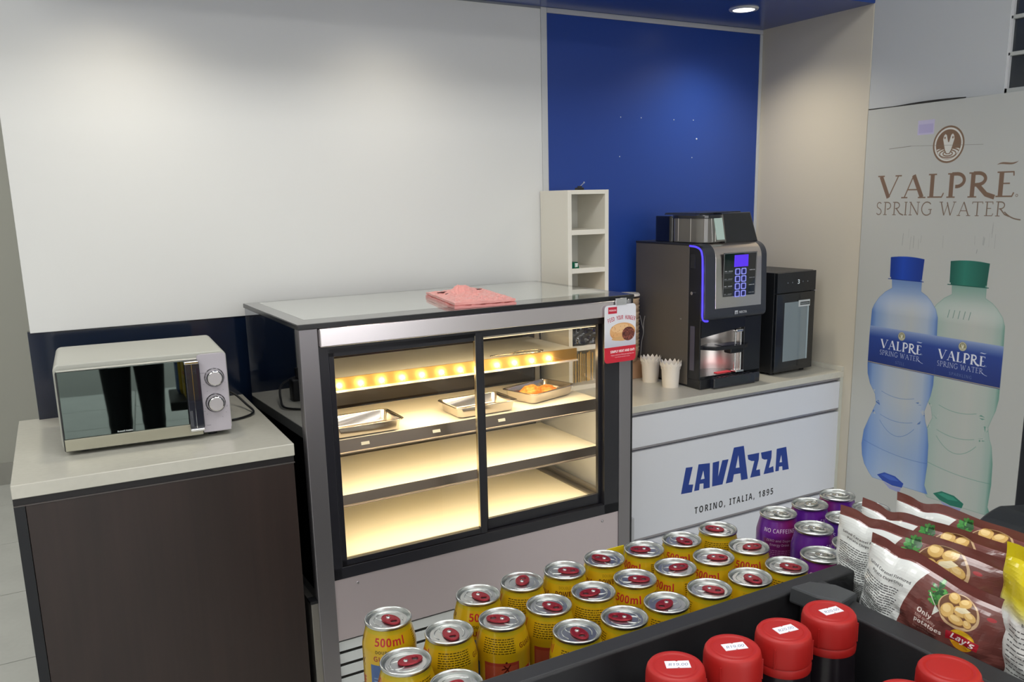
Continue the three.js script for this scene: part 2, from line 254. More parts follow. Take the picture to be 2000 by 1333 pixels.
// ---------------------------------------------------------------- display case
const CO = [0.6246, 0, 0.5744], CA = 0.0132;
const inCase = (x, y, z) => [CO[0] + x * Math.cos(CA) + z * Math.sin(CA), y, CO[2] - x * Math.sin(CA) + z * Math.cos(CA)];
{
  const t = thing('display_case', 'stainless steel and glass heated food display case with lit white shelves', 'display case', CO, CA);
  put('mirror_side', bx(0, 0.008, 0.567, 1.2215, -0.5055, -0.012), mMirrorDark, t);
  put('base', bx(-0.015, 0.944, 0.0, 0.567, -0.5055, -0.03), M(0x8d8a86, 0.35, 0.8), t);
  put('side_flange', bx(-0.017, 0.006, 0.0, 0.565, -0.03, -0.004, 0.002), M(0x96938d, 0.35, 0.7), t);
  put('side_flange', bx(0.929, 0.946, 0.0, 0.576, -0.03, -0.004, 0.002), M(0xb9bac0, 0.35, 0.5), t);
  put('flange_cap', bx(-0.018, 0.009, 0.565, 0.572, -0.031, -0.003), mBlack, t);
  put('post', uvMetres(bx(0.0, 0.043, 0.0, 1.2215, -0.03, 0.0, 0.002)), mSteelDark, t);
  put('post', uvMetres(bx(0.886, 0.927, 0.0, 1.2215, -0.03, 0.0, 0.002)), mSteelDark, t);
  put('side_edge', [bx(0.927, 0.932, 0.0, 1.2215, -0.03, 0.0), bx(0.927, 0.932, 0.567, 0.600, -0.5055, -0.03), bx(0.927, 0.932, 1.195, 1.2215, -0.5055, -0.03)], mBlack, t);
  put('header', uvMetres(bx(0.0435, 0.872, -0.0425, 0.0, -0.022, 0.0, 0.003).rotateX(-0.035).translate(0, 1.2215, 0.0125)), M(0xe9e2e4, 0.26, 1, { bumpMap: wrap(brushTexH, 1, 1), bumpScale: 0.00003 }), t);
  put('hinge_clip', [bx(0.862, 0.912, 1.197, 1.222, 0.0, 0.012, 0.002)], M(0xc9cacc, 0.18, 1), t);
  const fr = put('door_frame', [bx(0.0435, 0.885, 1.160, 1.179, -0.034, -0.004, 0.001), bx(0.043, 0.064, 0.611, 1.179, -0.034, -0.002, 0.001), bx(0.836, 0.886, 0.611, 1.179, -0.034, -0.002, 0.001), bx(0.043, 0.886, 0.611, 0.640, -0.034, -0.002, 0.001)], M(0x24242a, 0.3), t);
  put('frame_groove', bx(0.064, 0.066, 0.64, 1.16, -0.03, -0.006), M(0x55545c, 0.3, 0.5), fr);
  const d1 = put('sliding_door', [bx(0.066, 0.078, 0.642, 1.162, -0.016, -0.004, 0.001), bx(0.441, 0.459, 0.642, 1.172, -0.016, -0.002, 0.001), bx(0.066, 0.455, 0.642, 0.657, -0.016, -0.004, 0.001), bx(0.066, 0.455, 1.152, 1.172, -0.016, -0.004, 0.001)], M(0x222228, 0.28), t);
  put('pane', quad(0.364, 0.495, 0.26, 0.9045, -0.010), mGlass, d1);
  put('pull_edge', bx(0.4395, 0.4412, 0.66, 1.165, -0.012, -0.003), M(0xd9cdb4, 0.2, 1), d1);
  const d2 = put('sliding_door', [bx(0.459, 0.472, 0.642, 1.172, -0.030, -0.018, 0.001), bx(0.826, 0.837, 0.642, 1.172, -0.030, -0.018, 0.001), bx(0.459, 0.836, 0.642, 0.671, -0.030, -0.018, 0.001), bx(0.459, 0.836, 1.166, 1.176, -0.030, -0.018, 0.001)], M(0x222228, 0.28), t);
  put('pane', quad(0.356, 0.495, 0.649, 0.9185, -0.024), mGlass, d2);
  put('bottom_panel', uvMetres(bx(0.043, 0.886, 0.452, 0.6115, -0.03, -0.004, 0.001)), M(0xd2c6ca, 0.42, 0.65, { bumpMap: wrap(brushTexH, 1, 1), bumpScale: 0.00003 }), t);
  put('panel_shadow_gap', bx(0.043, 0.886, 0.446, 0.452, -0.03, -0.016), mBlack, t);
  for (const x of [0.10, 0.83]) put('rivet', new THREE.SphereGeometry(0.004, 12, 8).scale(1, 1, 0.4).translate(x, 0.592, -0.003), M(0xb5b0b4, 0.3, 1), t);
  for (let k = 0; k < 13; k++) {
    const y = 0.446 - k * 0.033, sh = new THREE.Shape(); sh.moveTo(0, 0); sh.lineTo(-0.004, -0.023); sh.lineTo(-0.018, -0.026); sh.lineTo(-0.018, -0.0285); sh.lineTo(-0.001, -0.0265); sh.lineTo(0.003, 0.0); sh.closePath();
    const g = extrude(sh, 0.87).rotateY(Math.PI / 2).scale(1, 1, -1); const gi = flat(g);
    // the mirrored extrusion needs its triangles turned round
    for (const a of Object.values(gi.attributes)) for (let i = 0; i < a.count; i += 3) for (let c = 0; c < a.itemSize; c++) { const q = a.getComponent(i, c); a.setComponent(i, c, a.getComponent(i + 1, c)); a.setComponent(i + 1, c, q); }
    gi.computeVertexNormals();
    put('slat', gi.translate(0.01, y, -0.012), M(0xdde1e2, 0.4, 0.2), t);
    if (k < 5) put('slat_end', bx(0.012, 0.03, y - 0.0275, y - 0.0235, -0.014, -0.004), M(0x8f9294, 0.4), t);
  }
  // interior
  put('back_panel', bx(0.008, 0.925, 0.58, 1.2215, -0.5055, -0.488), M(0x26211f, 0.12, 0, { clearcoat: 0.5 }), t);
  put('deck', bx(0.008, 0.92, 0.585, 0.615, -0.486, -0.05, 0.001), M(0xe2dccb, 0.4), t);
  put('deck_lip', [bx(0.905, 0.922, 0.60, 0.633, -0.486, -0.05, 0.002), bx(0.886, 0.905, 0.615, 0.621, -0.486, -0.05, 0.002), bx(0.008, 0.92, 0.615, 0.628, -0.488, -0.481), bx(0.008, 0.92, 0.60, 0.640, -0.058, -0.045)], M(0x9b958c, 0.3, 0.9), t);
  put('side_glass', quad(0.455, 0.64, 0.9235, 0.897, -0.26, -Math.PI / 2), mGlass, t);
  put('corner_post', bx(0.908, 0.925, 0.567, 1.2215, -0.5055, -0.485), M(0x8e8a84, 0.4, 0.5), t);
  const mShelf = M(0xe6e0d0, 0.35), mShelfEdge = M(0x6d645c, 0.3, 0.85);
  const shelves = [[1.0605, -0.197, 0.875], [0.912, -0.142, 0.918], [0.7675, -0.142, 0.918]];
  shelves.forEach(([y, zf, x1], k) => {
    const s = put('shelf', bx(0.010, x1, y - 0.006, y, -0.470, zf, 0.001), mShelf, t);
    if (k === 0) {
      put('shelf_front', uvMetres(bx(0.010, x1, y - 0.031, y + 0.001, zf, zf + 0.004)), M(0xc39a58, 0.46, 1, { bumpMap: wrap(brushTexH, 1, 1), bumpScale: 0.00003 }), s);
      put('front_lip', bx(0.010, x1, y - 0.036, y - 0.031, zf, zf + 0.012, 0.001), M(0xd8ccc6, 0.3, 0.5), s);
    } else {
      const h = k === 1 ? 0.030 : 0.024;
      put('shelf_front', bx(0.010, x1, -h, 0.001, 0, 0.004).rotateX(-0.35).translate(0, y, zf), mShelfEdge, s);
      put('front_lip', bx(0.010, x1, y - h - 0.002, y - h + 0.001, zf + 0.008, zf + 0.0155, 0.001), M(0xa89c94, 0.3, 0.8), s);
    }
    // light strip under the shelf, behind its front edge
    const st = put('light_strip', bx(0.05, x1 - 0.04, y - 0.0125, y - 0.0065, zf - 0.022, zf - 0.006, 0.001), glow(WARM, 1.2), s);
    const l = new THREE.RectAreaLight(WARM, CASE_LIGHT, x1 - 0.09, 0.014); l.position.set((x1 + 0.01) / 2, y - 0.0135, zf - 0.014); l.rotation.x = -Math.PI / 2 + 0.3; t.add(l);
  });
  // row of leds under the header lights the top shelf and its brushed front
  const bar = put('led_bar', bx(0.07, 0.86, 1.148, 1.160, -0.066, -0.048, 0.002), M(0xc9c2b4, 0.4), t);
  for (let k = 0; k < 13; k++) {
    const x = 0.095 + k * 0.0575;
    put('led', new THREE.SphereGeometry(0.0024, 10, 6).translate(x, 1.0345, -0.1915), glow(WARM, 1.0), t);
    const l = new THREE.PointLight(WARM, LED_POINT, 0, 2); l.position.set(x, 1.0385, -0.1785); l.castShadow = true; l.shadow.radius = 0.2; t.add(l);
  }
  put('light_strip', bx(0.09, 0.85, 1.1455, 1.148, -0.062, -0.052), glow(WARM, 1.2), bar);
  { const l = new THREE.RectAreaLight(WARM, CASE_LIGHT * 2.3, 0.76, 0.012); l.position.set(0.47, 1.1445, -0.057); l.rotation.x = -Math.PI / 2 + 0.7; t.add(l); }
  for (const x of [0.186, 0.384, 0.582]) put('price_tag', bx(-0.011, 0.011, -0.004, 0.004, 0.0, 0.0012).rotateX(-0.35).translate(x, 0.912 - 0.013, -0.142 + 0.0092), M(0xd9d5c4, 0.5), t);
  put('coiled_tag', [0, 1, 2].map((k) => bx(0.083, 0.096, 0.888 + k * 0.009, 0.893 + k * 0.009, -0.13, -0.128)), M(0xc9c8d6, 0.4), t);
  // top
  put('top_frame', bx(-0.003, 0.934, 1.2215, 1.2325, -0.508, 0.003, 0.001), M(0x1c1d20, 0.25), t);
  put('top_glass', bx(-0.002, 0.933, 1.2325, 1.2335, -0.507, 0.002), M(0x565653, 0.15, 0, { clearcoat: 0.5, clearcoatRoughness: 0.02 }), t);
  put('top_sheet', bx(0.034, 0.905, 1.2335, 1.2338, -0.488, -0.072), M(0xb2b7b1, 0.16, 0, { clearcoat: 0.8, clearcoatRoughness: 0.02 }), t);
}
// trays on the middle shelf
function makeTray(name, label, w, d) {
  const t = thing(name, label, 'tray', [0, 0, 0], 0, 'steel food trays on the middle shelf');
  const ring = (W, D, r, y) => { const out = []; for (let c = 0; c < 4; c++) for (let k = 0; k <= 5; k++) { const a = c * Math.PI / 2 + k / 5 * Math.PI / 2, sx = c === 0 || c === 3 ? 1 : -1, sz = c < 2 ? 1 : -1; out.push([sx * (W / 2 - r) + r * Math.cos(a), y, sz * (D / 2 - r) + r * Math.sin(a)]); } return out; };
  const rings = [ring(w, d, 0.014, 0.031), ring(w - 0.001, d - 0.001, 0.014, 0.0325), ring(w - 0.016, d - 0.016, 0.012, 0.0315), ring(w - 0.024, d - 0.024, 0.012, 0.006), ring(w - 0.036, d - 0.036, 0.012, 0.002), ring(0.02, 0.012, 0.003, 0.002)];
  const outer = [ring(w, d, 0.014, 0.031), ring(w - 0.014, d - 0.014, 0.013, 0.0295), ring(w - 0.021, d - 0.021, 0.0125, 0.005), ring(w - 0.034, d - 0.034, 0.0125, 0.0), ring(0.02, 0.012, 0.003, 0.0)];
  const skin = (R, flip) => { const p = [], idx = [], n = R[0].length; R.forEach((q) => q.forEach((v) => p.push(...v))); for (let i = 0; i < R.length - 1; i++) for (let k = 0; k < n; k++) { const a = i * n + k, b = i * n + (k + 1) % n, c = a + n, e = b + n; flip ? idx.push(a, c, b, b, c, e) : idx.push(a, b, c, b, e, c); } const g = new THREE.BufferGeometry(); g.setAttribute('position', new THREE.Float32BufferAttribute(p, 3)); g.setIndex(idx); g.computeVertexNormals(); return flat(g); };
  put('pan', [skin(rings, false), skin(outer, true)], M(0xc9c2bb, 0.2, 1), t);
  put('rim', tube(ring(w, d, 0.014, 0.0312), 0.0013, 96, 6, true), M(0xcfc7bd, 0.18, 1), t);
  return t;
}
{
  const tr = makeTray('food_tray', 'empty steel food tray at the left end of the middle shelf', 0.192, 0.132); tr.position.set(...inCase(0.205, 0.9125, -0.208)); tr.rotation.y = CA;
  const tr2 = tr.clone(); tr2.name = numbered('food_tray'); scene.add(tr2); tr2.position.set(...inCase(0.552, 0.9125, -0.216)); tr2.rotation.y = CA + 0.01; tr2.userData.label = 'empty steel food tray in the middle of the shelf, behind the door mullion';
  const tr3 = tr.clone(); tr3.name = numbered('food_tray'); scene.add(tr3); tr3.position.set(...inCase(0.785, 0.9125, -0.262)); tr3.rotation.y = CA + 0.283; tr3.userData.label = 'steel food tray turned at an angle, holding golden fried pieces';
  const lump = (sx, sy, sz, s0) => { const g = new THREE.SphereGeometry(1, 40, 28), p = g.attributes.position; for (let i = 0; i < p.count; i++) { const v = new THREE.Vector3().fromBufferAttribute(p, i), k = 1 + 0.16 * noise(v.x * 2 + s0, v.y * 2, v.z * 2) + 0.07 * noise(v.x * 7, v.y * 7 + s0, v.z * 7) + 0.03 * noise(v.x * 18, v.y * 18, v.z * 18 + s0); p.setXYZ(i, v.x * k * sx, Math.max(v.y * k, -0.55) * sy, v.z * k * sz); } g.computeVertexNormals(); return g; };
  const fried = grainTex(128, 128, (u, v) => { const k = noise(u * 10, v * 10, 2) + 0.6 * noise(u * 30, v * 30, 5); return [cl(184 + 34 * k), cl(112 + 46 * k), cl(42 + 36 * k)]; });
  [[0.755, -0.262, 0.040, 0.024, 0.030, 1, 'larger golden crumbed fried piece, left in the angled tray'], [0.815, -0.268, 0.034, 0.019, 0.028, 6, 'smaller golden crumbed fried piece, right in the angled tray']].forEach(([x, z, a, b, c, s, lab]) => {
    const f = put('fried_food_piece', lump(a, b, c, s), M(0xffffff, 0.7, 0, { map: fried }), scene); f.position.set(...inCase(x, 0.9145 + b * 0.55, z)); f.rotation.y = 0.4; tag(f, lab, 'food', 'fried pieces in the tray');
  });
  const tg = thing('tongs', 'thin wire tongs lying on the top shelf of the display case', 'tongs', inCase(0.60, 1.0605, -0.222), CA - 0.12);
  put('arm', tube([[0, 0.003, 0], [0.06, 0.004, -0.004], [0.1, 0.006, -0.014], [0.15, 0.006, -0.014], [0.165, 0.005, 0]], 0.0016, 50), M(0xb9ac98, 0.2, 1), tg);
  put('arm', tube([[0, 0.003, 0.006], [0.06, 0.004, 0.008], [0.1, 0.006, 0.020], [0.15, 0.006, 0.018], [0.165, 0.005, 0]], 0.0016, 50), M(0xb9ac98, 0.2, 1), tg);
}
// pink bags lying on the case
{
  const t = thing('plastic_bag_stack', 'folded stack of thin pink plastic carrier bags on top of the display case', 'plastic bags', inCase(0.505, 1.2339, -0.155), CA - 0.09);
  const layer = (w, d, y, h, s0, dx) => {
    const nx = 34, nz = 44, g = flat(new THREE.BoxGeometry(w, h, d, nx, 2, nz)), p = g.attributes.position;
    for (let i = 0; i < p.count; i++) {
      let X = p.getX(i), Y = p.getY(i), Z = p.getZ(i); const up = Y > -h / 2 + 1e-6 ? 1 : 0;
      const e = Math.min(1, (w / 2 - Math.abs(X)) / 0.012, (d / 2 - Math.abs(Z)) / 0.012);
      const bump = Math.exp(-(((X + 0.005) / 0.03) ** 2 + ((Z + 0.055) / 0.025) ** 2)) * 0.022;
      const k = 0.005 * noise(X * 40 + s0, Z * 26, s0) + 0.003 * noise(X * 110, Z * 80 + s0, 2);
      X += 0.005 * noise(Z * 18, s0, 1) - Z * 0.1 + dx; Z += 0.006 * noise(X * 22, s0, 3);
      p.setXYZ(i, X, y + h / 2 + Y + up * (k * (0.3 + e) + (y > 0.008 ? bump : 0)) - (Y > 0 ? (1 - e) * h * 0.25 : 0), Z);
    }
    g.computeVertexNormals(); return g;
  };
  const mp = M(0xf0a09c, 0.32, 0, { transmission: 0.18, thickness: 0, sheen: 0.3 });
  put('bag', layer(0.168, 0.292, 0.0, 0.008, 2, 0), mp, t); put('bag', layer(0.166, 0.288, 0.0085, 0.008, 9, 0.001), M(0xf3aaa4, 0.3, 0, { transmission: 0.12, thickness: 0 }), t);
  for (const [x, z, r] of [[-0.05, -0.075, 0.022], [0.045, -0.09, 0.024], [-0.055, -0.03, 0.010]]) put('handle_hole', new THREE.SphereGeometry(1, 20, 8).scale(r, 0.0016, r * 0.3).rotateY(0.1).translate(x + 0.008, 0.0186, z), M(0x4a1d1f, 0.8), t);
}
// hanging card
{
  const card = canvas(108, 160, 648, 960, (x) => {
    x.fillStyle = '#e3e3ea'; x.fillRect(0, 0, 108, 160);
    const g = x.createLinearGradient(0, 70, 0, 120); g.addColorStop(0, '#e3e3ea'); g.addColorStop(1, '#c3c3d0'); x.fillStyle = g; x.fillRect(0, 70, 108, 50);
    x.fillStyle = '#c4223c'; x.fillRect(12, 6, 30, 18); text(x, 'PIEMAN', 27, 17.5, 6.4, '#f3dfe2', { bold: true });
    const S = 'FEED YOUR HUNGER'; const n = S.length; for (let i = 0; i < n; i++) { const a = (i / (n - 1) - 0.5); text(x, S[i], 58 + a * 88, 42 + 26 * a * a, 16, '#b3203a', { bold: true, rot: a * 0.45, sx: 0.56 }); }
    ell(x, 62, 76, 44, 25, '#d89a62'); ell(x, 60, 72, 42, 21, '#e2ac74'); ell(x, 55, 66, 32, 12, '#edc08c');
    x.fillStyle = '#c07a45'; for (let k = 0; k < 26; k++) ell(x, 25 + rnd() * 70, 60 + rnd() * 26, 1.4 + rnd() * 2, 0.9, 'rgba(170,98,52,0.5)', rnd() * 3);
    ell(x, 62, 94, 38, 6, '#d8a870'); ell(x, 82, 83, 22, 19, '#6f3a30'); for (let k = 0; k < 60; k++) { const a = rnd() * 6.3, r = Math.sqrt(rnd()); ell(x, 82 + 20 * r * Math.cos(a), 83 + 17 * r * Math.sin(a), 2.4, 1.5, ['#8d4a3d', '#552a26', '#a05a4a', '#44201f'][k % 4], a); }
    x.fillStyle = '#cf2238'; x.fillRect(0, 116, 108, 44);
    text(x, 'SIMPLY HEAT AND EAT!', 62, 132, 9.4, '#ffffff', { bold: true, sx: 0.82 }); text(x, 'Enjoy a delicious filled pie anytime, hot', 62, 140, 4.6, '#f6d9dd'); text(x, 'from the pie warmer counter', 62, 146, 4, '#f0c4ca');
  });
  const t = thing('promotion_card', 'white FEED YOUR HUNGER pie card hanging on the display case, red at its foot', 'card', inCase(0.874, 1.052, 0.018), CA + 0.02);
  const s = roundRectShape(0.107, 0.158, 0.011), g = extrude(s, 0.0012).translate(0, 0.08, 0), h = flat(g), p = h.attributes.position, uv = h.attributes.uv;
  for (let i = 0; i < p.count; i++) { uv.setXY(i, p.getX(i) / 0.107 + 0.5, p.getY(i) / 0.16); const X = p.getX(i); p.setZ(i, p.getZ(i) + 0.10 * X * X); }
  h.computeVertexNormals(); put('printed_card', h, M(0xffffff, 0.35, 0, { map: card }), t);
  put('clip', [bx(-0.016, 0.02, 0.158, 0.176, -0.002, 0.0035, 0.001)], M(0xd0d2d4, 0.25, 0.8), t);
}

// ---------------------------------------------------------------- right counter with drawers
{
  const t = thing('coffee_counter', 'white drawer unit with the blue coffee lettering under the coffee machine', 'cabinet', [1.58, 0, 0.446]);
  put('carcass', bx(0.0, 0.976, 0.05, 0.856, -0.44, -0.03), M(0xc9cbd0, 0.5), t);
  const W = 960, H = 283;
  const ltex = canvas(975, H, 1950, 566, (x) => {
    x.fillStyle = '#d3d6de'; x.fillRect(0, 0, 975, H);
    const P = (pts) => pts.map(([a, b]) => [a + 220, 233 - b]);          // millimetres from x 1.80, y 0.50
    const blue = '#1f3c8c', bg = '#d3d6de';
    for (const q of [[[61, 148], [89, 146], [74, 89], [93, 86], [88, 61], [43, 63]], [[113, 150], [161, 146], [163, 62], [136, 63], [136, 82], [120, 83], [118, 62], [97, 63]], [[173, 145], [201, 146], [198, 93], [214, 146], [241, 145], [218, 63], [173, 64]],
      [[263, 181], [307, 180], [330, 61], [300, 62], [296, 87], [267, 88], [262, 63], [232, 63]], [[325, 145], [378, 144], [377, 120], [367, 85], [384, 85], [387, 62], [341, 63], [357, 119], [344, 121], [329, 129]],
      [[386, 143], [436, 143], [436, 118], [426, 82], [446, 85], [450, 63], [402, 64], [417, 114], [402, 116], [391, 122]], [[459, 144], [504, 144], [521, 61], [491, 62], [489, 77], [474, 78], [473, 63], [457, 64]]]) poly(x, P(q), blue);
    for (const q of [[[134, 126], [124, 97], [140, 97]], [[284, 152], [274, 109], [291, 108]], [[482, 119], [475, 93], [487, 92]]]) poly(x, P(q), bg);
    text(x, 'TORINO, ITALIA, 1895', 220 + 276, 233 + 16, 31, '#101216', { spacing: 5.4, sx: 0.83, bold: true });
  });
  const mD = M(0xd3d6de, 0.35);
  put('drawer_front', bx(-0.004, 0.975, 0.7465, 0.842, -0.02, 0.0, 0.001), mD, t);
  put('drawer_front', sheet(0.979, 0.283, 0.02, 0.4855, 0.5915, -0.01), M(0xffffff, 0.35, 0, { map: ltex }), t);
  put('drawer_front', bx(-0.004, 0.975, 0.10, 0.435, -0.02, 0.0, 0.001), mD, t);
  for (const [y0, y1] of [[0.842, 0.857], [0.733, 0.7465], [0.435, 0.45]]) {
    const g = put('grip_profile', bx(-0.004, 0.975, y0, y1, -0.03, -0.016), M(0x77757c, 0.35, 0.7), t);
    put('profile_lip', bx(-0.004, 0.975, y0 + 0.006, y1 + 0.0002, -0.016, -0.003, 0.001), mAlu, g);
  }
  put('side_filler', bx(0.975, 0.989, 0.05, 0.857, -0.44, 0.002, 0.001), M(0xbfc1b8, 0.45), t);
  put('plinth', bx(0.0, 0.975, 0.0, 0.10, -0.4, -0.05), M(0x55565a, 0.5), t);
  const w = thing('coffee_worktop', 'pale cream worktop carrying the coffee machine and small milk fridge', 'worktop', [1.575, 0.857, 0]);
  put('slab', uvMetres(bx(0.0, 0.994, 0, 0.021, 0.001, 0.449, 0.0015)), M(0xffffff, 0.3, 0, { map: wrap(quartzTex, 1, 1) }), w);
  put('upstand', uvMetres(bx(0.982, 0.994, 0.021, 0.038, 0.001, 0.449, 0.001)), M(0xffffff, 0.3, 0, { map: wrap(quartzTex, 1, 1) }), w);
}
// pigeonhole cabinet
{
  const t = thing('pigeonhole_shelf', 'tall narrow white open pigeonhole shelf standing between the display case and blue wall', 'shelf', [1.6, 0.878, 0.003]);
  const H = 0.641, m = M(0xe6e2d6, 0.45), e = 0.0145;
  put('side_panel', bx(0, e, 0, H, 0, 0.165, 0.0008), m, t); put('side_panel', bx(0.156 - e, 0.156, 0, H, 0, 0.165, 0.0008), m, t);
  put('top_panel', bx(e, 0.156 - e, H - 0.013, H, 0, 0.165, 0.0008), m, t); put('bottom_panel', bx(e, 0.156 - e, 0, 0.015, 0, 0.165, 0.0008), m, t);
  put('back_panel', bx(e, 0.156 - e, 0.015, H - 0.013, 0, 0.006), M(0xcfcfc8, 0.5), t);
  for (const y of [0.502, 0.381, 0.255, 0.13]) put('shelf_board', bx(e, 0.156 - e, y, y + 0.0155, 0.006, 0.1645, 0.0008), m, t);
  const g = thing('green_packet', 'small crumpled dark green foil packet in the second pigeonhole', 'packet', [1.632, 0.878 + 0.3966, 0.14]);
  const cr = (w, h, d, s0, seg = 7) => { const q = new THREE.BoxGeometry(w, h, d, seg, seg, seg), p = q.attributes.position; for (let i = 0; i < p.count; i++) { const a = p.getX(i), b = p.getY(i), c = p.getZ(i); const k = 0.22 * noise(a * 70 + s0, b * 70, c * 70); p.setXYZ(i, a * (1 + k), Math.max(b * (1 + 0.8 * k), -h / 2), c * (1 + k)); } q.computeVertexNormals(); return q; };
  put('foil', cr(0.03, 0.02, 0.03, 3).translate(0, 0.010, 0), M(0x0f6a4c, 0.22, 0.6), g); put('paper_label', cr(0.010, 0.012, 0.004, 8, 3).translate(0.006, 0.010, 0.016), M(0xd6e0da, 0.5), g);
  const b = thing('brown_packet', 'dark brown crinkled packet lying in the third pigeonhole, seen through the case', 'packet', [1.678, 0.878 + 0.2706, 0.085]);
  put('wrapper', cr(0.10, 0.034, 0.11, 5, 12).translate(0, 0.017, 0), M(0x4d3a33, 0.3, 0.1), b);
  const d = thing('plastic_bag', 'crumpled black plastic bag in the fourth pigeonhole, seen through the case', 'bag', [1.68, 0.878 + 0.1456, 0.09]);
  put('film', cr(0.11, 0.075, 0.13, 11, 14).translate(0, 0.0385, 0), M(0x1d1c20, 0.16, 0, { clearcoat: 0.8 }), d);
  const st = thing('stirrer_bundle', 'bundle of pale wooden stirrers in the lowest pigeonhole', 'stirrers', [1.678, 0.878 + 0.015, 0.12]);
  for (let k = 0; k < 14; k++) put('stirrer', bx(-0.0026, 0.0026, 0, 0.092 + rnd() * 0.008, -0.0008, 0.0008).rotateY(rnd() - 0.5).translate(-0.046 + k * 0.007, 0, 0.01 * (rnd() - 0.5)), M(0xc9a765, 0.7), st);
  const c = thing('bulldog_clip', 'little black clip with a silver tip on top of the white pigeonhole shelf', 'clip', [1.677, 0.878 + H, 0.12]);
  put('body', [bx(-0.014, 0.012, 0, 0.008, -0.008, 0.008, 0.002), bx(-0.006, 0.006, 0.007, 0.013, -0.006, 0.006, 0.002)], M(0x15161a, 0.4), c);
  put('tip', [cyl(0.0016, 0.0016, 0.02, 0, 0, 0, 8).rotateZ(-0.9).translate(0.0, 0.010, 0), new THREE.SphereGeometry(0.003, 10, 8).translate(0.0165, 0.0235, 0)], M(0xaab0c2, 0.3, 0.6), c);
}
// things by the coffee machine
{
  const b = thing('cardboard_box', 'small brown cardboard box behind the two white pots', 'box', [1.842, 0.878, 0.045]);
  put('carton', bx(0, 0.10, 0, 0.062, 0, 0.085, 0.0015), M(0xa98569, 0.75), b); put('flap', [bx(0.001, 0.099, 0.062, 0.0632, 0.0, 0.0418), bx(0.001, 0.099, 0.062, 0.0632, 0.0432, 0.085)], M(0xb18e70, 0.75), b);
  const k = thing('paper_cup_stack', 'stack of ribbed kraft paper cups standing on the cardboard box, behind the hanging card', 'paper cups', [1.881, 0.9415, 0.112]);
  for (let i = 0; i < 16; i++) put('cup', lathe([[0.027, 0], [0.0345, 0.036], [0.0362, 0.038], [0.0345, 0.040], [0.032, 0.038]], 28).translate(0, i * 0.0118, 0), M(i % 2 ? 0xb9a182 : 0x9c8468, 0.7), k);
  put('lid', lathe([[0.0365, 0], [0.037, 0.004], [0.033, 0.009], [0.0, 0.010]], 28).translate(0, 0.2245, 0), M(0xd8d3c8, 0.5), k);
  const pot = (x, z, lab) => {
    const t = thing('lace_pot', lab, 'pot', [x, 0.878, z], rnd(), 'white lace-edged pots');
    const n = 96, R = [[0.0245, 0.003], [0.0262, 0.0], [0.0285, 0.03], [0.0300, 0.058], [0.0318, 0.0605], [0.0335, 0.078]], p = [], idx = [];
    const wall = (off) => { R.forEach(([r, y], j) => { for (let i = 0; i <= n; i++) { const a = i / n * Math.PI * 2, q = Math.abs(((i / n * 14) % 1) - 0.5) * 2; const top = j === R.length - 1; const yy = top ? 0.078 + 0.011 * (1 - q) : y, rr = (top ? r + 0.003 * (1 - q) : r) + off; p.push(rr * Math.sin(a), yy, rr * Math.cos(a)); } }); };
    wall(0); wall(-0.0012); const N = n + 1, B = R.length * N;
    for (let j = 0; j < R.length - 1; j++) for (let i = 0; i < n; i++) { const a = j * N + i; idx.push(a, a + 1, a + N, a + 1, a + N + 1, a + N); idx.push(B + a, B + a + N, B + a + 1, B + a + 1, B + a + N, B + a + N + 1); }
    for (let i = 0; i < n; i++) { const a = (R.length - 1) * N + i; idx.push(a, a + 1, B + a, a + 1, B + a + 1, B + a); }
    const g = new THREE.BufferGeometry(); g.setAttribute('position', new THREE.Float32BufferAttribute(p, 3)); g.setIndex(idx); g.computeVertexNormals();
    put('pot_wall', g, M(0xe0dad2, 0.5), t); put('pot_floor', cyl(0.0255, 0.0255, 0.002, 0, 0.001, 0, 32), M(0xd3cdc4, 0.6), t);
    for (let i = 0; i < 14; i++) { const a = (i + 0.5) / 14 * Math.PI * 2; put('rim_point', new THREE.TorusGeometry(0.0038, 0.0007, 6, 16).scale(1, 1.3, 1).translate(0, 0.0755, 0.0342).rotateY(a), M(0xe6e1d8, 0.5), t); }
  };
  pot(1.913, 0.192, 'white lace-edged pot standing further back, by the cardboard box'); pot(1.915, 0.295, 'white lace-edged pot in front, nearer the worktop edge and coffee machine');
  const wv = thing('loose_cord', 'pale thin cord hanging beside the coffee machine side panel', 'cord', [1.9465, 0.878, 0.1]);
  put('strand', tube([[0, 0.212, -0.012], [0, 0.18, 0.0], [0, 0.155, 0.008], [-0.001, 0.12, 0.0], [-0.002, 0.06, -0.004], [-0.003, 0.002, 0.0]], 0.0016, 50), M(0x8d8a86, 0.4), wv);
  put('strand', tube([[0, 0.213, 0.016], [0, 0.19, 0.009], [0, 0.155, 0.0085]], 0.0016, 24), M(0x8d8a86, 0.4), wv);
}
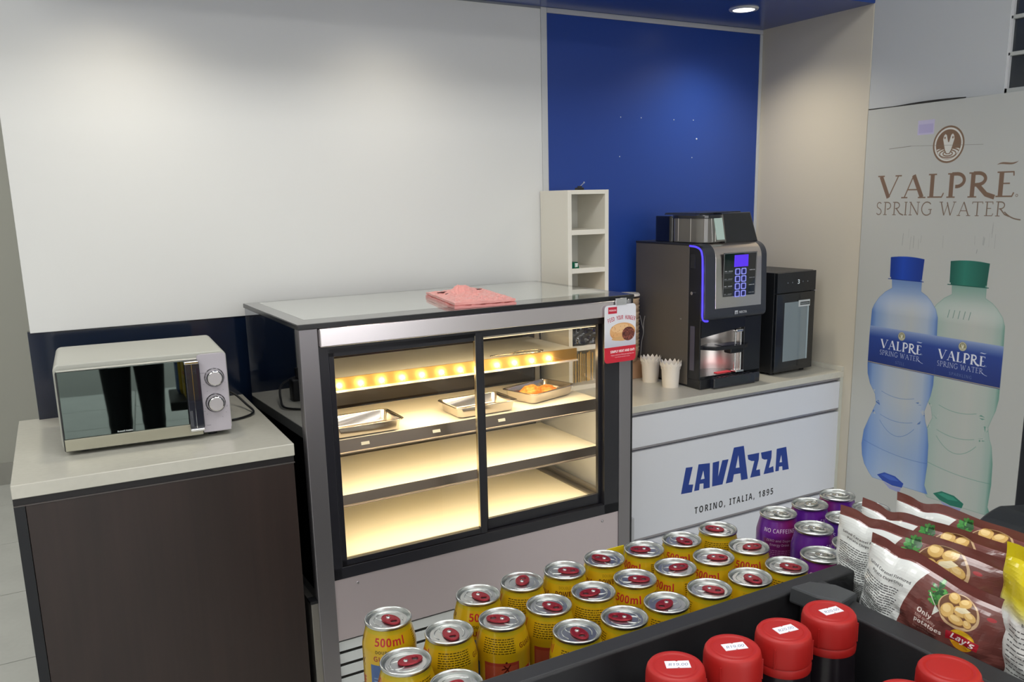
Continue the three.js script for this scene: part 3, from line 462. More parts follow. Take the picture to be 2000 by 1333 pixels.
// ---------------------------------------------------------------- coffee machine
{
  const t = thing('coffee_machine', 'black and silver bean-to-cup coffee machine with blue lit edge and buttons', 'coffee machine', [1.953, 0.878, 0.39]);
  const W = 0.268, mTaupe = M(0x625d57, 0.36, 0.15), mb = M(0x15171c, 0.3);
  put('side_panel', bx(0, 0.004, 0.008, 0.461, -0.335, -0.058, 0.001), mTaupe, t);
  put('side_panel', bx(W - 0.004, W, 0.008, 0.461, -0.335, -0.058, 0.001), M(0x15161a, 0.35), t);
  for (const [y, z] of [[0.222, -0.095], [0.06, -0.1]]) put('screw', new THREE.SphereGeometry(0.004, 12, 8).scale(0.4, 1, 1).translate(-0.0002, y, z), M(0x8a8682, 0.3, 0.8), t);
  put('cabinet_body', [bx(0.004, W - 0.004, 0.012, 0.4655, -0.335, -0.12), bx(0.004, W - 0.004, 0.222, 0.4655, -0.12, -0.045)], mb, t);
  put('top_plate', bx(-0.001, W + 0.001, 0.4605, 0.4675, -0.337, -0.04, 0.002), M(0x24262b, 0.35), t);
  // lower bay: pillars, curved steel back, ceiling of the bay
  put('pillar', [bx(0.0, 0.006, 0.03, 0.462, -0.058, 0.0, 0.002)], mb, t);
  put('pillar_strip', bx(-0.0012, 0.0, 0.06, 0.205, -0.045, -0.024), M(0x4f4d5c, 0.25), t);
  put('lock', cyl(0.0055, 0.0055, 0.004, 0, 0, 0, 20).rotateZ(Math.PI / 2).translate(-0.001, 0.311, -0.038), mChrome, t);
  put('latch', bx(-0.0015, 0, 0.39, 0.435, -0.05, -0.028, 0.001), M(0x22242a, 0.2), t);
  put('pillar', [bx(0.190, W, 0.03, 0.225, -0.12, 0.0, 0.004)], mb, t);
  { const s = new THREE.Shape(); s.absarc(0.0985, -0.012, 0.089, Math.PI * 0.98, 0.02 * Math.PI, true); s.lineTo(0.188, -0.012); s.lineTo(0.190, 0.0); s.absarc(0.0985, -0.012, 0.092, 0.0, Math.PI, false); s.closePath();
    const g = extrude(s, 0.19, 0, 32).rotateX(-Math.PI / 2).translate(0, 0.03, -0.024); put('steel_back', g, M(0xe4deda, 0.3, 1), t); }
  { const s = new THREE.Shape(); s.moveTo(0.003, 0); s.lineTo(0.19, 0); s.lineTo(0.19, -0.034); s.quadraticCurveTo(0.10, -0.044, 0.003, -0.056); s.closePath(); put('bay_hood', extrude(s, 0.012).translate(0, 0.226, -0.008), M(0x14161d, 0.25), t); }
  put('bay_floor', bx(0.004, W - 0.004, 0.03, 0.042, -0.12, 0.0), M(0x17181c, 0.2), t);
  put('base', bx(0.002, W - 0.006, 0.0, 0.034, -0.30, 0.004, 0.004), M(0x15171c, 0.3), t);
  put('drip_tray', [bx(0.044, 0.226, 0.001, 0.036, -0.01, 0.024, 0.004), bx(0.226, 0.258, 0.0, 0.034, -0.05, 0.012, 0.004)], M(0x1c202b, 0.16, 0, { clearcoat: 0.6 }), t);
  put('tray_grille', Array.from({ length: 9 }, (_, k) => bx(0.052 + k * 0.019, 0.062 + k * 0.019, 0.036, 0.0372, -0.008, 0.02)), M(0x2b2d34, 0.3), t);
  // red lamp in the bay
  put('red_lamp', bx(0.09, 0.15, 0.042, 0.0445, -0.03, -0.012, 0.001), glow(new THREE.Color(1, 0.08, 0.1), 0.5), t);
  { const l = new THREE.PointLight(new THREE.Color(1, 0.1, 0.12), 0.0006); l.position.set(0.12, 0.052, -0.02); l.castShadow = true; t.add(l); }
  // posts and cup stand
  const post = put('rod', [cyl(0.0042, 0.0042, 0.135, 0.158, 0.042, -0.006, 14), cyl(0.0042, 0.0042, 0.135, 0.174, 0.042, 0.002, 14)], mChrome, t);
  put('rod_cap', [bx(0.150, 0.182, 0.176, 0.186, -0.012, 0.008, 0.004)], mChrome, post); put('rod_foot', [bx(0.148, 0.184, 0.042, 0.05, -0.014, 0.012, 0.003)], mChrome, post);
  { const s = new THREE.Shape(); s.moveTo(0.075, -0.05); s.lineTo(0.178, -0.030); s.lineTo(0.196, 0.012); s.lineTo(0.165, 0.03); s.lineTo(0.060, 0.012); s.lineTo(0.03, -0.03); s.closePath(); const g = extrude(s, 0.009, 0.002).rotateX(Math.PI / 2).translate(0, 0.136, 0); put('cup_stand', g, M(0x191b22, 0.25), t);
    put('stand_pad', bx(0.085, 0.165, 0.1382, 0.1392, -0.024, 0.012, 0.002), M(0x4a4a5e, 0.3), t); put('stand_bracket', bx(0.12, 0.182, 0.108, 0.128, -0.02, 0.014, 0.006), M(0x15161a, 0.3), t); }
  // door
  const doorProfile = (o) => { const s = new THREE.Shape(); s.moveTo(0.058, 0.227 - o); s.lineTo(0.0 - o - 0.003, 0.227 - o); s.quadraticCurveTo(-0.016 - o, 0.229 - o, -0.017 - o, 0.245); s.lineTo(-0.012 - o, 0.420); s.quadraticCurveTo(-0.010 - o, 0.458, 0.030, 0.4655 + o); s.lineTo(0.058, 0.4655 + o); s.closePath(); return s; };
  const ex = (o, w, x) => extrude(doorProfile(o), w, 0.002, 12).rotateY(Math.PI / 2).translate(x, 0, 0);
  const door = put('door', ex(0, W - 0.006, 0.003), M(0x3a3d46, 0.36, 0.2), t);
  const bez = extrude(doorProfile(0.0015), 0.196, 0.001, 12).rotateY(Math.PI / 2).translate(0.046, 0, 0);
  { const p = bez.attributes.position; for (let i = 0; i < p.count; i++) if (p.getY(i) < 0.262) p.setY(i, 0.2625); bez.computeVertexNormals(); }
  put('silver_fascia', bez, M(0xddd5d1, 0.26, 1), door);
  const face = canvas(142, 149, 852, 894, (x) => {
    x.fillStyle = '#0d0f13'; x.fillRect(0, 0, 142, 149); x.strokeStyle = '#8d8f92'; x.lineWidth = 1.4; x.strokeRect(2, 2, 138, 145);
    for (let r = 0; r < 4; r++) { const y = 57 + r * 24; for (const [x0, w] of [[6, 10], [22, 18], [112, 14], [128, 8]]) { x.fillStyle = r % 2 ? 'rgba(150,152,156,0.75)' : 'rgba(190,192,196,0.8)'; x.fillRect(x0, y + (r % 2), w, 2.6); } x.fillStyle = 'rgba(90,92,96,0.6)'; x.fillRect(6, y + 4, 32, 4); }
    ell(x, 20, 26, 4, 5, '#1c1e24');
  });
  const panel = put('control_panel', sheet(0.142, 0.149, 0.003, 0.1445, 0.3625, 0.0185, 0, 0.025), M(0xffffff, 0.1, 0, { map: face, clearcoat: 1 }), door);
  put('screen', bx(0.118, 0.178, 0.391, 0.429, 0.0165, 0.0222, 0.001), glow(new THREE.Color(0.10, 0.03, 0.85), 0.95), panel);
  const ringShape = () => { const s = roundRectShape(0.0205, 0.0205, 0.004); s.holes.push(roundRectShape(0.0145, 0.0145, 0.003)); return s; };
  const rg = extrude(ringShape(), 0.002);
  for (let r = 0; r < 4; r++) for (let c = 0; c < 2; c++) {
    const x = 0.1335 + c * 0.0265, y = 0.376 - r * 0.0237, z = 0.0212 + (0.376 - y) * 0.01;
    const bt = put('button', bx(x - 0.0085, x + 0.0085, y - 0.0085, y + 0.0085, z - 0.003, z, 0.001), glow(new THREE.Color(0.02, 0.02, 0.16), 0.5), panel);
    put('button_ring', rg.clone().translate(x, y, z - 0.001), glow(new THREE.Color(0.30, 0.33, 0.95), 0.8), bt);
  }
  const logo = canvas(60, 16, 480, 128, (x) => { x.fillStyle = '#33363e'; x.fillRect(0, 0, 60, 16); x.fillStyle = '#c9ccd2'; x.fillRect(3, 2, 13, 12); x.fillStyle = '#33363e'; x.fillRect(6, 6, 2.6, 8); x.fillRect(11, 6, 2.6, 8); text(x, 'NECTA', 38, 12, 10.5, '#c9ccd2', { bold: true }); });
  put('maker_name', sheet(0.06, 0.0155, 0.001, 0.156, 0.2445, 0.0187), M(0xffffff, 0.35, 0, { map: logo }), door);
  const path = [[0.0, 0.4605, -0.056], [0.0, 0.4575, -0.024], [0.0, 0.449, -0.004], [0.0, 0.43, 0.004], [0.0, 0.40, 0.0065], [0.0, 0.33, 0.0085], [0.0, 0.26, 0.010], [0.0, 0.242, 0.010], [0.004, 0.229, 0.011], [0.014, 0.2245, 0.0105], [0.024, 0.2242, 0.010]].map(([x, y, z]) => [x - 0.0005, y, z]);
  put('light_edge', tube(path, 0.0032, 80, 8), glow(new THREE.Color(0.09, 0.06, 0.95), 1.25), door);
  for (const y of [0.27, 0.33, 0.39]) { const l = new THREE.PointLight(new THREE.Color(0.12, 0.08, 1), 0.0035); l.position.set(-0.008, y, 0.012); l.castShadow = true; t.add(l); }
  // hoppers
  const hop = put('bean_hopper', [extrude(roundRectShape(0.092, 0.155, 0.03), 0.074, 0.002, 10).rotateX(-Math.PI / 2).translate(0.066, 0.471, -0.1)], M(0x9c9994, 0.08, 0, { transmission: 0.55, thickness: 0, clearcoat: 1 }), t);
  put('coffee_beans', bx(0.034, 0.098, 0.470, 0.515, -0.165, -0.035, 0.01), M(0x3a2b22, 0.5), hop);
  put('hopper_lid', extrude(roundRectShape(0.098, 0.162, 0.032), 0.007, 0.002, 10).rotateX(-Math.PI / 2).translate(0.066, 0.547, -0.1), M(0x1b1e24, 0.2, 0, { clearcoat: 0.6 }), hop);
  for (const [x, z] of [[0.019, -0.135], [0.019, -0.075], [0.0735, -0.021]]) put('hopper_rib', bx(x - 0.0012, x + 0.0012, 0.472, 0.548, z - 0.0012, z + 0.0012), M(0xd3d1cb, 0.2), hop);
  put('rear_hopper', extrude(roundRectShape(0.09, 0.085, 0.01), 0.082, 0.003, 6).rotateX(-Math.PI / 2).translate(0.072, 0.4675, -0.222), mBlackGloss, t);
  const win = put('hopper_frame', (() => { const s = new THREE.Shape(); s.moveTo(0.062, 0.472); s.lineTo(0.118, 0.472); s.lineTo(0.102, 0.553); s.lineTo(0.055, 0.553); s.closePath(); return extrude(s, 0.07, 0.002).translate(0, 0, -0.092); })(), M(0x9a9894, 0.25, 0.9), t);
  { const s = new THREE.Shape(); s.moveTo(0.079, 0.477); s.lineTo(0.112, 0.477); s.lineTo(0.098, 0.546); s.lineTo(0.064, 0.546); s.closePath(); put('hopper_window', extrude(s, 0.002).translate(0, 0, -0.0205), M(0xb9d0c8, 0.1, 0, { clearcoat: 1 }), win); }
  { const s = new THREE.Shape(); s.moveTo(0.122, 0.468); s.lineTo(0.258, 0.468); s.lineTo(0.222, 0.556); s.lineTo(0.106, 0.556); s.closePath(); put('powder_hopper', extrude(s, 0.20, 0.005).translate(0, 0, -0.228), M(0x1a1d22, 0.22, 0, { clearcoat: 0.5 }), t); }
  { const s = new THREE.Shape(); s.moveTo(0.04, 0.556); s.lineTo(0.218, 0.558); s.lineTo(0.216, 0.563); s.lineTo(0.044, 0.561); s.closePath(); put('hopper_cover', extrude(s, 0.17, 0.001).translate(0, 0, -0.232), M(0x2a2d33, 0.25), t); }
}
// milk fridge
{
  const t = thing('milk_fridge', 'small black milk fridge with a grey glass door beside the coffee machine', 'fridge', [2.301, 0.878, 0.3768], 0.044);
  put('cabinet', bx(0, 0.196, 0.008, 0.355, -0.2186, -0.012, 0.002), M(0x1b1d21, 0.4), t);
  for (const [x, z] of [[0.02, -0.03], [0.176, -0.03], [0.02, -0.19], [0.176, -0.19]]) put('foot', cyl(0.008, 0.009, 0.0085, x, 0, z, 12), mBlack, t);
  const disp = canvas(194, 66, 776, 264, (x) => { x.fillStyle = '#1d2025'; x.fillRect(0, 0, 194, 66); text(x, '3', 106, 40, 20, '#e6f0f6', { bold: true }); for (const [q, s] of [[52, '✻'], [75, '−'], [128, '+'], [152, '○']]) ell(x, q, 34, 2.6, 2.6, '#5c636b'); });
  put('control_band', sheet(0.194, 0.068, 0.012, 0.098, 0.320, -0.006), M(0xffffff, 0.25, 0, { map: disp }), t);
  const door = put('door', bx(0.001, 0.195, 0.012, 0.283, -0.012, 0.0, 0.002), M(0x16191e, 0.25, 0, { clearcoat: 0.4 }), t);
  put('glass_panel', bx(0.040, 0.163, 0.047, 0.252, 0.0, 0.0016, 0.0007), M(0x76848c, 0.12, 0, { clearcoat: 1 }), door);
  put('glass_edge', bx(0.1565, 0.163, 0.047, 0.252, 0.0016, 0.0024), M(0x9fb0b8, 0.2), door);
  const st = canvas(60, 22, 240, 88, (x) => { x.fillStyle = '#c3c9cc'; x.fillRect(0, 0, 60, 22); x.fillStyle = '#2a2f33'; x.fillRect(8, 6, 50, 11); text(x, 'Snomaster', 32, 14.5, 9, '#9aa4a8', { bold: true }); });
  put('door_sticker', sheet(0.058, 0.0225, 0.001, 0.137, 0.2445, 0.0026), M(0xffffff, 0.4, 0, { map: st }), door);
  put('hinge', bx(0.188, 0.200, 0.283, 0.2865, -0.02, 0.002), mAlu, t);
}

// ---------------------------------------------------------------- drinks fridge with the printed side
{
  const t = thing('drinks_fridge', 'tall white drinks fridge with spring water bottles printed on its side', 'fridge', [2.569, 0, 0.487], -0.086);
  put('cabinet', bx(0.003, 0.55, 0.04, 1.754, 0.002, 0.632, 0.003), M(0xc9cbca, 0.45), t);
  put('kick_plate', bx(0.01, 0.54, 0.0, 0.04, 0.02, 0.60), mBlack, t);
  put('door', bx(-0.004, 0.55, 0.10, 1.70, 0.634, 0.68, 0.004), M(0x16191f, 0.35), t);
  const BW = 633, BH = 1650;                              // print from y 0.106 to 1.756
  const Y = (m) => (1.756 - m) * 1000, Z = (m) => m * 1000;
  const emblem = (x, cx, cy, r, ink, paper) => {
    ell(x, cx, cy, r, r, ink); ell(x, cx, cy, r * 0.9, r * 0.9, paper); ell(x, cx, cy, r * 0.8, r * 0.8, ink);
    x.save(); x.beginPath(); x.ellipse(cx, cy, r * 0.78, r * 0.78, 0, 0, 7); x.clip();
    x.fillStyle = paper; x.fillRect(cx - r, cy + r * 0.22, 2 * r, r); x.strokeStyle = ink; x.lineWidth = r * 0.06;
    for (const k of [0.3, 0.52, 0.76, 1.0]) { x.beginPath(); x.ellipse(cx, cy + r * 0.5, r * k, r * k * 0.4, 0, 0, 7); x.stroke(); }
    const q = (a, c) => [cx + a * r, cy + c * r];
    poly(x, [q(-0.42, -0.28), q(-0.38, -0.5), q(-0.26, -0.64), q(-0.12, -0.6), q(0, -0.66), q(0.12, -0.6), q(0.26, -0.64), q(0.38, -0.5), q(0.42, -0.28), q(0.34, 0), q(0.26, 0.3), q(0.12, 0.52), q(-0.12, 0.52), q(-0.26, 0.3), q(-0.34, 0)], ink);
    poly(x, [q(-0.36, -0.28), q(-0.32, -0.47), q(-0.24, -0.57), q(-0.14, -0.5), q(-0.03, -0.12), q(0.03, -0.12), q(0.14, -0.5), q(0.24, -0.57), q(0.32, -0.47), q(0.36, -0.28), q(0.28, 0), q(0.2, 0.28), q(0.08, 0.48), q(-0.08, 0.48), q(-0.2, 0.28), q(-0.28, 0)], paper);
    ell(x, cx - 0.25 * r, cy - 0.36 * r, r * 0.045, r * 0.06, ink); ell(x, cx + 0.25 * r, cy - 0.36 * r, r * 0.045, r * 0.06, ink); x.restore();
  };
  // roman capitals drawn with a broad and a hairline stroke: [width, strokes], a stroke is [broad?, points] in a unit box, y up
  const arc = (cx, cy, rx, ry, a, b) => Array.from({ length: 13 }, (_, i) => { const t = a + (b - a) * i / 12; return [cx + rx * Math.cos(t), cy + ry * Math.sin(t)]; });
  const CAPS = {
    V: [0.92, [[1, [[0.13, 0.97], [0.47, 0.02]]], [0, [[0.82, 0.97], [0.47, 0.02]]], [0, [[0.0, 0.98], [0.27, 0.98]]], [0, [[0.7, 0.98], [0.95, 0.98]]]]],
    A: [0.9, [[0, [[0.12, 0.03], [0.43, 0.98]]], [1, [[0.43, 0.98], [0.78, 0.03]]], [0, [[0.22, 0.36], [0.63, 0.36]]], [0, [[0.0, 0.02], [0.24, 0.02]]], [0, [[0.64, 0.02], [0.92, 0.02]]]]],
    L: [0.62, [[1, [[0.17, 0.97], [0.17, 0.03]]], [0, [[0.03, 0.98], [0.32, 0.98]]], [0, [[0.03, 0.03], [0.54, 0.03], [0.6, 0.2]]]]],
    P: [0.66, [[1, [[0.17, 0.97], [0.17, 0.03]]], [0, [[0.03, 0.98], [0.3, 0.98]]], [0, [[0.03, 0.02], [0.32, 0.02]]], [0.6, [[0.17, 0.97], ...arc(0.34, 0.71, 0.26, 0.26, 1.5, -1.7)]]]],
    R: [0.84, [[1, [[0.17, 0.97], [0.17, 0.03]]], [0, [[0.03, 0.98], [0.3, 0.98]]], [0, [[0.03, 0.02], [0.32, 0.02]]], [0.6, [[0.17, 0.97], ...arc(0.33, 0.74, 0.24, 0.23, 1.5, -1.6), [0.24, 0.5]]], [0.9, [[0.33, 0.5], [0.62, 0.12], [0.9, 0.0]]]]],
    E: [0.62, [[1, [[0.17, 0.97], [0.17, 0.03]]], [0, [[0.03, 0.97], [0.53, 0.97], [0.54, 0.82]]], [0, [[0.17, 0.53], [0.44, 0.53]]], [0, [[0.03, 0.03], [0.53, 0.03], [0.58, 0.18]]]]],
    S: [0.5, [[0.5, [...arc(0.25, 0.75, 0.18, 0.22, 0.6, 4.2), ...arc(0.23, 0.25, 0.2, 0.23, 1.0, -2.6)]]]],
    I: [0.3, [[1, [[0.15, 0.97], [0.15, 0.03]]], [0, [[0.04, 0.98], [0.27, 0.98]]], [0, [[0.04, 0.02], [0.27, 0.02]]]]],
    N: [0.86, [[0, [[0.15, 0.97], [0.15, 0.03]]], [1, [[0.13, 0.97], [0.72, 0.03]]], [0, [[0.72, 0.97], [0.72, 0.03]]], [0, [[0.03, 0.98], [0.2, 0.98]]], [0, [[0.6, 0.98], [0.84, 0.98]]], [0, [[0.03, 0.02], [0.27, 0.02]]]]],
    G: [0.84, [[0.7, [...arc(0.44, 0.5, 0.38, 0.49, 0.75, 5.4), [0.72, 0.14], [0.72, 0.42]]], [0, [[0.56, 0.44], [0.82, 0.44]]]]],
    W: [1.2, [[1, [[0.13, 0.97], [0.37, 0.02]]], [0, [[0.6, 0.85], [0.37, 0.02]]], [1, [[0.55, 0.97], [0.82, 0.02]]], [0, [[1.07, 0.97], [0.82, 0.02]]], [0, [[0.0, 0.98], [0.25, 0.98]]], [0, [[0.96, 0.98], [1.18, 0.98]]]]],
    T: [0.74, [[1, [[0.37, 0.97], [0.37, 0.03]]], [0, [[0.03, 0.84], [0.04, 0.97], [0.7, 0.97], [0.71, 0.84]]], [0, [[0.24, 0.02], [0.5, 0.02]]]]], ' ': [0.34, []],
  };
  const caps = (x, str, x0, x1, y, h, col, broad, hair, gap) => {
    let w = -gap; for (const ch of str) w += CAPS[ch][0] + gap; const k = (x1 - x0) / w; let q = x0; x.strokeStyle = col; x.lineJoin = 'round'; x.lineCap = 'butt';
    for (const ch of str) { for (const [b, pts] of CAPS[ch][1]) { x.lineWidth = h * (hair + (broad - hair) * b); x.beginPath(); pts.forEach(([a, c], i) => (i ? x.lineTo(q + a * k, y - c * h) : x.moveTo(q + a * k, y - c * h))); x.stroke(); } q += (CAPS[ch][0] + gap) * k; }
  };
  const brand = (x, x0, x1, yBase, cap, ink, ink2, y2, cap2) => {
    caps(x, 'VALPRE', x0, x1, yBase, cap, ink, 0.2, 0.055, 0.06);
    x.fillStyle = ink; const e0 = x1 - (x1 - x0) * 0.13, e1 = x1 + (x1 - x0) * 0.005, ym = yBase - cap * 1.32; x.beginPath(); x.moveTo(e0, ym + cap * 0.06); x.bezierCurveTo(e0 + (e1 - e0) * 0.3, ym - cap * 0.16, e0 + (e1 - e0) * 0.6, ym + cap * 0.1, e1, ym - cap * 0.06); x.bezierCurveTo(e0 + (e1 - e0) * 0.7, ym + cap * 0.2, e0 + (e1 - e0) * 0.35, ym - cap * 0.04, e0, ym + cap * 0.06); x.fill();
    caps(x, 'SPRING WATER', x0, x1 - (x1 - x0) * 0.03, y2, cap2, ink2, 0.085, 0.05, 0.08); x.lineWidth = cap2 * 0.08; x.strokeStyle = ink2; x.beginPath(); x.moveTo(x1 - (x1 - x0) * 0.055, y2 - cap2 * 0.3); x.quadraticCurveTo(x1 - (x1 - x0) * 0.015, y2 + cap2 * 0.18, x1 + (x1 - x0) * 0.05, y2 + cap2 * 0.22); x.stroke();
    x.strokeStyle = ink2; x.lineWidth = cap * 0.02; x.beginPath(); x.ellipse(x1 + (x1 - x0) * 0.012, yBase - cap * 0.06, cap * 0.045, cap * 0.045, 0, 0, 7); x.stroke();
  };
  const bottle = (x, dx, tint, dark, sub, capCol, capDark, front) => {
    const L = [[142, 1.214], [145, 1.187], [118, 1.172], [94, 1.151], [76, 1.126], [68, 1.108], [66, 1.054], [64, 0.923], [67, 0.89], [80, 0.856], [104, 0.825], [111, 0.793], [97, 0.762], [86, 0.738], [66, 0.69], [60, 0.639], [65, 0.60], [77, 0.571], [100, 0.545], [116, 0.532]];
    const R = [[257, 1.229], [257, 1.185], [280, 1.173], [297, 1.158], [316, 1.135], [325, 1.111], [327, 1.055], [328, 0.935], [328, 0.897], [322, 0.862], [312, 0.835], [303, 0.807], [310, 0.775], [320, 0.752], [328, 0.701], [330, 0.636], [325, 0.567], [339, 0.541]];
    const path = () => { x.beginPath(); L.forEach(([a, b], i) => (i ? x.lineTo(a + dx, Y(b)) : x.moveTo(a + dx, Y(b)))); [...R].reverse().forEach(([a, b]) => x.lineTo(a + dx, Y(b))); x.closePath(); };
    x.save(); path(); x.clip();
    const g = x.createLinearGradient(60 + dx, 0, 332 + dx, 0); g.addColorStop(0, dark); g.addColorStop(0.10, tint[0]); g.addColorStop(0.3, tint[1]); g.addColorStop(0.62, tint[2]); g.addColorStop(0.84, tint[1]); g.addColorStop(0.94, tint[0]); g.addColorStop(1, dark); x.fillStyle = g; x.fillRect(dx, 0, 420, BH);
    const g2 = x.createLinearGradient(0, Y(1.23), 0, Y(1.10)); g2.addColorStop(0, dark); g2.addColorStop(0.4, tint[0]); g2.addColorStop(1, 'rgba(255,255,255,0)'); x.globalAlpha = 0.75; x.fillStyle = g2; x.fillRect(dx, Y(1.24), 420, 150); x.globalAlpha = 1;
    if (front) { const g3 = x.createLinearGradient(0, Y(0.82), 0, Y(0.53)); g3.addColorStop(0, 'rgba(110,150,215,0)'); g3.addColorStop(0.6, 'rgba(110,150,215,0.4)'); g3.addColorStop(1, 'rgba(150,180,225,0.4)'); x.fillStyle = g3; x.fillRect(dx + 60, Y(0.83), 280, 320); }
    x.strokeStyle = dark; x.globalAlpha = 0.55; x.lineWidth = 1.8;
    for (const yy of [0.84, 0.76]) { x.beginPath(); x.moveTo(130 + dx, Y(yy)); x.quadraticCurveTo(196 + dx, Y(yy - 0.022), 262 + dx, Y(yy)); x.stroke(); }
    x.beginPath(); x.moveTo(130 + dx, Y(0.74)); x.quadraticCurveTo(200 + dx, Y(0.66), 270 + dx, Y(0.74)); x.stroke(); x.beginPath(); x.moveTo(66 + dx, Y(0.655)); x.quadraticCurveTo(200 + dx, Y(0.625), 328 + dx, Y(0.64)); x.stroke();
    x.globalAlpha = 0.8;
    for (const [a, b] of [[95, 0.83], [280, 0.83], [100, 0.765], [285, 0.765], [120, 0.80], [300, 0.80]]) for (let k = 0; k < 5; k++) poly(x, [[a + dx + rnd() * 26 - 13, Y(b) + rnd() * 22 - 11], [a + dx + rnd() * 26 - 13, Y(b) + rnd() * 22 - 11], [a + dx + rnd() * 26 - 13, Y(b) + rnd() * 22 - 11]], k % 2 ? dark : tint[2]);
    x.globalAlpha = 1; x.restore();
    x.strokeStyle = dark; x.globalAlpha = 0.35; x.lineWidth = 2; path(); x.stroke(); x.globalAlpha = 1;
    // cap
    const cg = x.createLinearGradient(128 + dx, 0, 262 + dx, 0); cg.addColorStop(0, capDark); cg.addColorStop(0.4, capCol); cg.addColorStop(1, capDark);
    x.fillStyle = cg; x.beginPath(); x.moveTo(131 + dx, Y(1.286)); x.quadraticCurveTo(195 + dx, Y(1.296), 261 + dx, Y(1.286)); x.lineTo(257 + dx, Y(1.222)); x.lineTo(133 + dx, Y(1.222)); x.closePath(); x.fill();
    x.fillRect(137 + dx, Y(1.224), 116, 9); x.fillStyle = capDark; x.fillRect(126 + dx, Y(1.217), 138, 2.4);
    // label
    const lg = x.createLinearGradient(0, Y(1.054), 0, Y(0.928)); lg.addColorStop(0, '#8fa3cc'); lg.addColorStop(0.28, '#2a4593'); lg.addColorStop(1, '#1d3379'); x.fillStyle = lg; x.fillRect(64 + dx, Y(1.054), 264, 126); x.fillStyle = '#a99f86'; x.fillRect(64 + dx, Y(0.932), 264, 2.5);
    emblem(x, 196 + dx, Y(1.034), 14, '#8d8a68', '#d9d8c3');
    brand(x, 112 + dx, 276 + dx, Y(0.985), 30, '#e3e7f0', '#dfe3ee', Y(0.9625), 16); text(x, sub, 196 + dx, Y(0.9405), 13, '#6f7ea6', { spacing: 1.5 });
  };
  const print = canvas(BW, BH, 786, 2048, (x) => {
    x.fillStyle = '#b9bcb9'; x.fillRect(0, 0, BW, BH);
    emblem(x, 314, Y(1.629), 54, '#7c6450', '#d3d4cf');
    brand(x, 58, 541, Y(1.4735), 71, '#7a6352', '#746253', Y(1.4205), 41);
    bottle(x, 224, ['#9db5ad', '#b1bdb7', '#bbc0bb'], '#528a7b', 'SPARKLING', '#2a7c6c', '#17584d', false);
    bottle(x, 0, ['#7f9ccb', '#a9b8cc', '#b5bcc0'], '#3f66ae', 'STILL', '#1f49b4', '#173688', true);
    for (const [cx, cy, a, b] of [[190, 0.546, '#2548a8', '#3f62c0'], [415, 0.549, '#1d7460', '#39967e']]) { poly(x, [[cx - 55, Y(cy + 0.002)], [cx - 25, Y(cy + 0.018)], [cx + 20, Y(cy + 0.017)], [cx + 55, Y(cy + 0.002)], [cx + 50, Y(cy - 0.014)], [cx + 10, Y(cy - 0.018)], [cx - 30, Y(cy - 0.012)]], a); poly(x, [[cx - 40, Y(cy + 0.006)], [cx - 20, Y(cy + 0.014)], [cx + 18, Y(cy + 0.012)], [cx + 36, Y(cy + 0.004)], [cx, Y(cy - 0.002)]], b); poly(x, [[cx - 30, Y(cy - 0.014)], [cx + 10, Y(cy - 0.02)], [cx + 48, Y(cy - 0.016)], [cx + 40, Y(cy - 0.034)], [cx, Y(cy - 0.032)]], 'rgba(120,130,215,0.55)'); }
    x.fillStyle = '#bdb9d6'; x.fillRect(200, Y(1.706), 60, 43); x.fillStyle = 'rgba(170,165,205,0.8)'; x.fillRect(204, Y(1.694), 52, 26);
    x.strokeStyle = '#77736c'; x.lineWidth = 1.6; x.beginPath(); x.moveTo(95, Y(1.628)); x.lineTo(180, Y(1.632)); x.stroke(); x.lineWidth = 0.8; x.beginPath(); x.moveTo(180, Y(1.632)); x.lineTo(430, Y(1.622)); x.stroke();
    for (let k = 0; k < 16; k++) { const a = 170 + rnd() * 330, b = 1.31 + rnd() * 0.06; x.strokeStyle = `rgba(120,122,124,${0.2 + 0.4 * rnd()})`; x.lineWidth = 1 + rnd(); x.beginPath(); x.moveTo(a, Y(b)); x.lineTo(a - 2 + rnd() * 5, Y(b + 0.012 + rnd() * 0.03)); x.stroke(); }
    for (let k = 0; k < 5; k++) { x.strokeStyle = '#4d7a70'; x.lineWidth = 1.6; const a = 360 + k * 18; x.beginPath(); x.moveTo(a, Y(1.115)); x.lineTo(a + 5, Y(1.14)); x.stroke(); }
  });
  put('side_print', sheet(0.633, 1.65, 0.004, -0.001, 0.931, 0.3175, -Math.PI / 2), M(0xffffff, 0.5, 0, { map: print }), t);
  const tear = new THREE.Shape(); tear.moveTo(0.085, 0); tear.quadraticCurveTo(0.2, 0.001, 0.36, 0.0); tear.lineTo(0.36, 0.003); tear.quadraticCurveTo(0.27, 0.008, 0.17, 0.005); tear.lineTo(0.10, 0.0015); tear.closePath();
  put('lifted_edge', extrude(tear, 0.003).rotateY(-Math.PI / 2).translate(-0.0005, 1.7565, 0), M(0x2b2a28, 0.8), t);
}

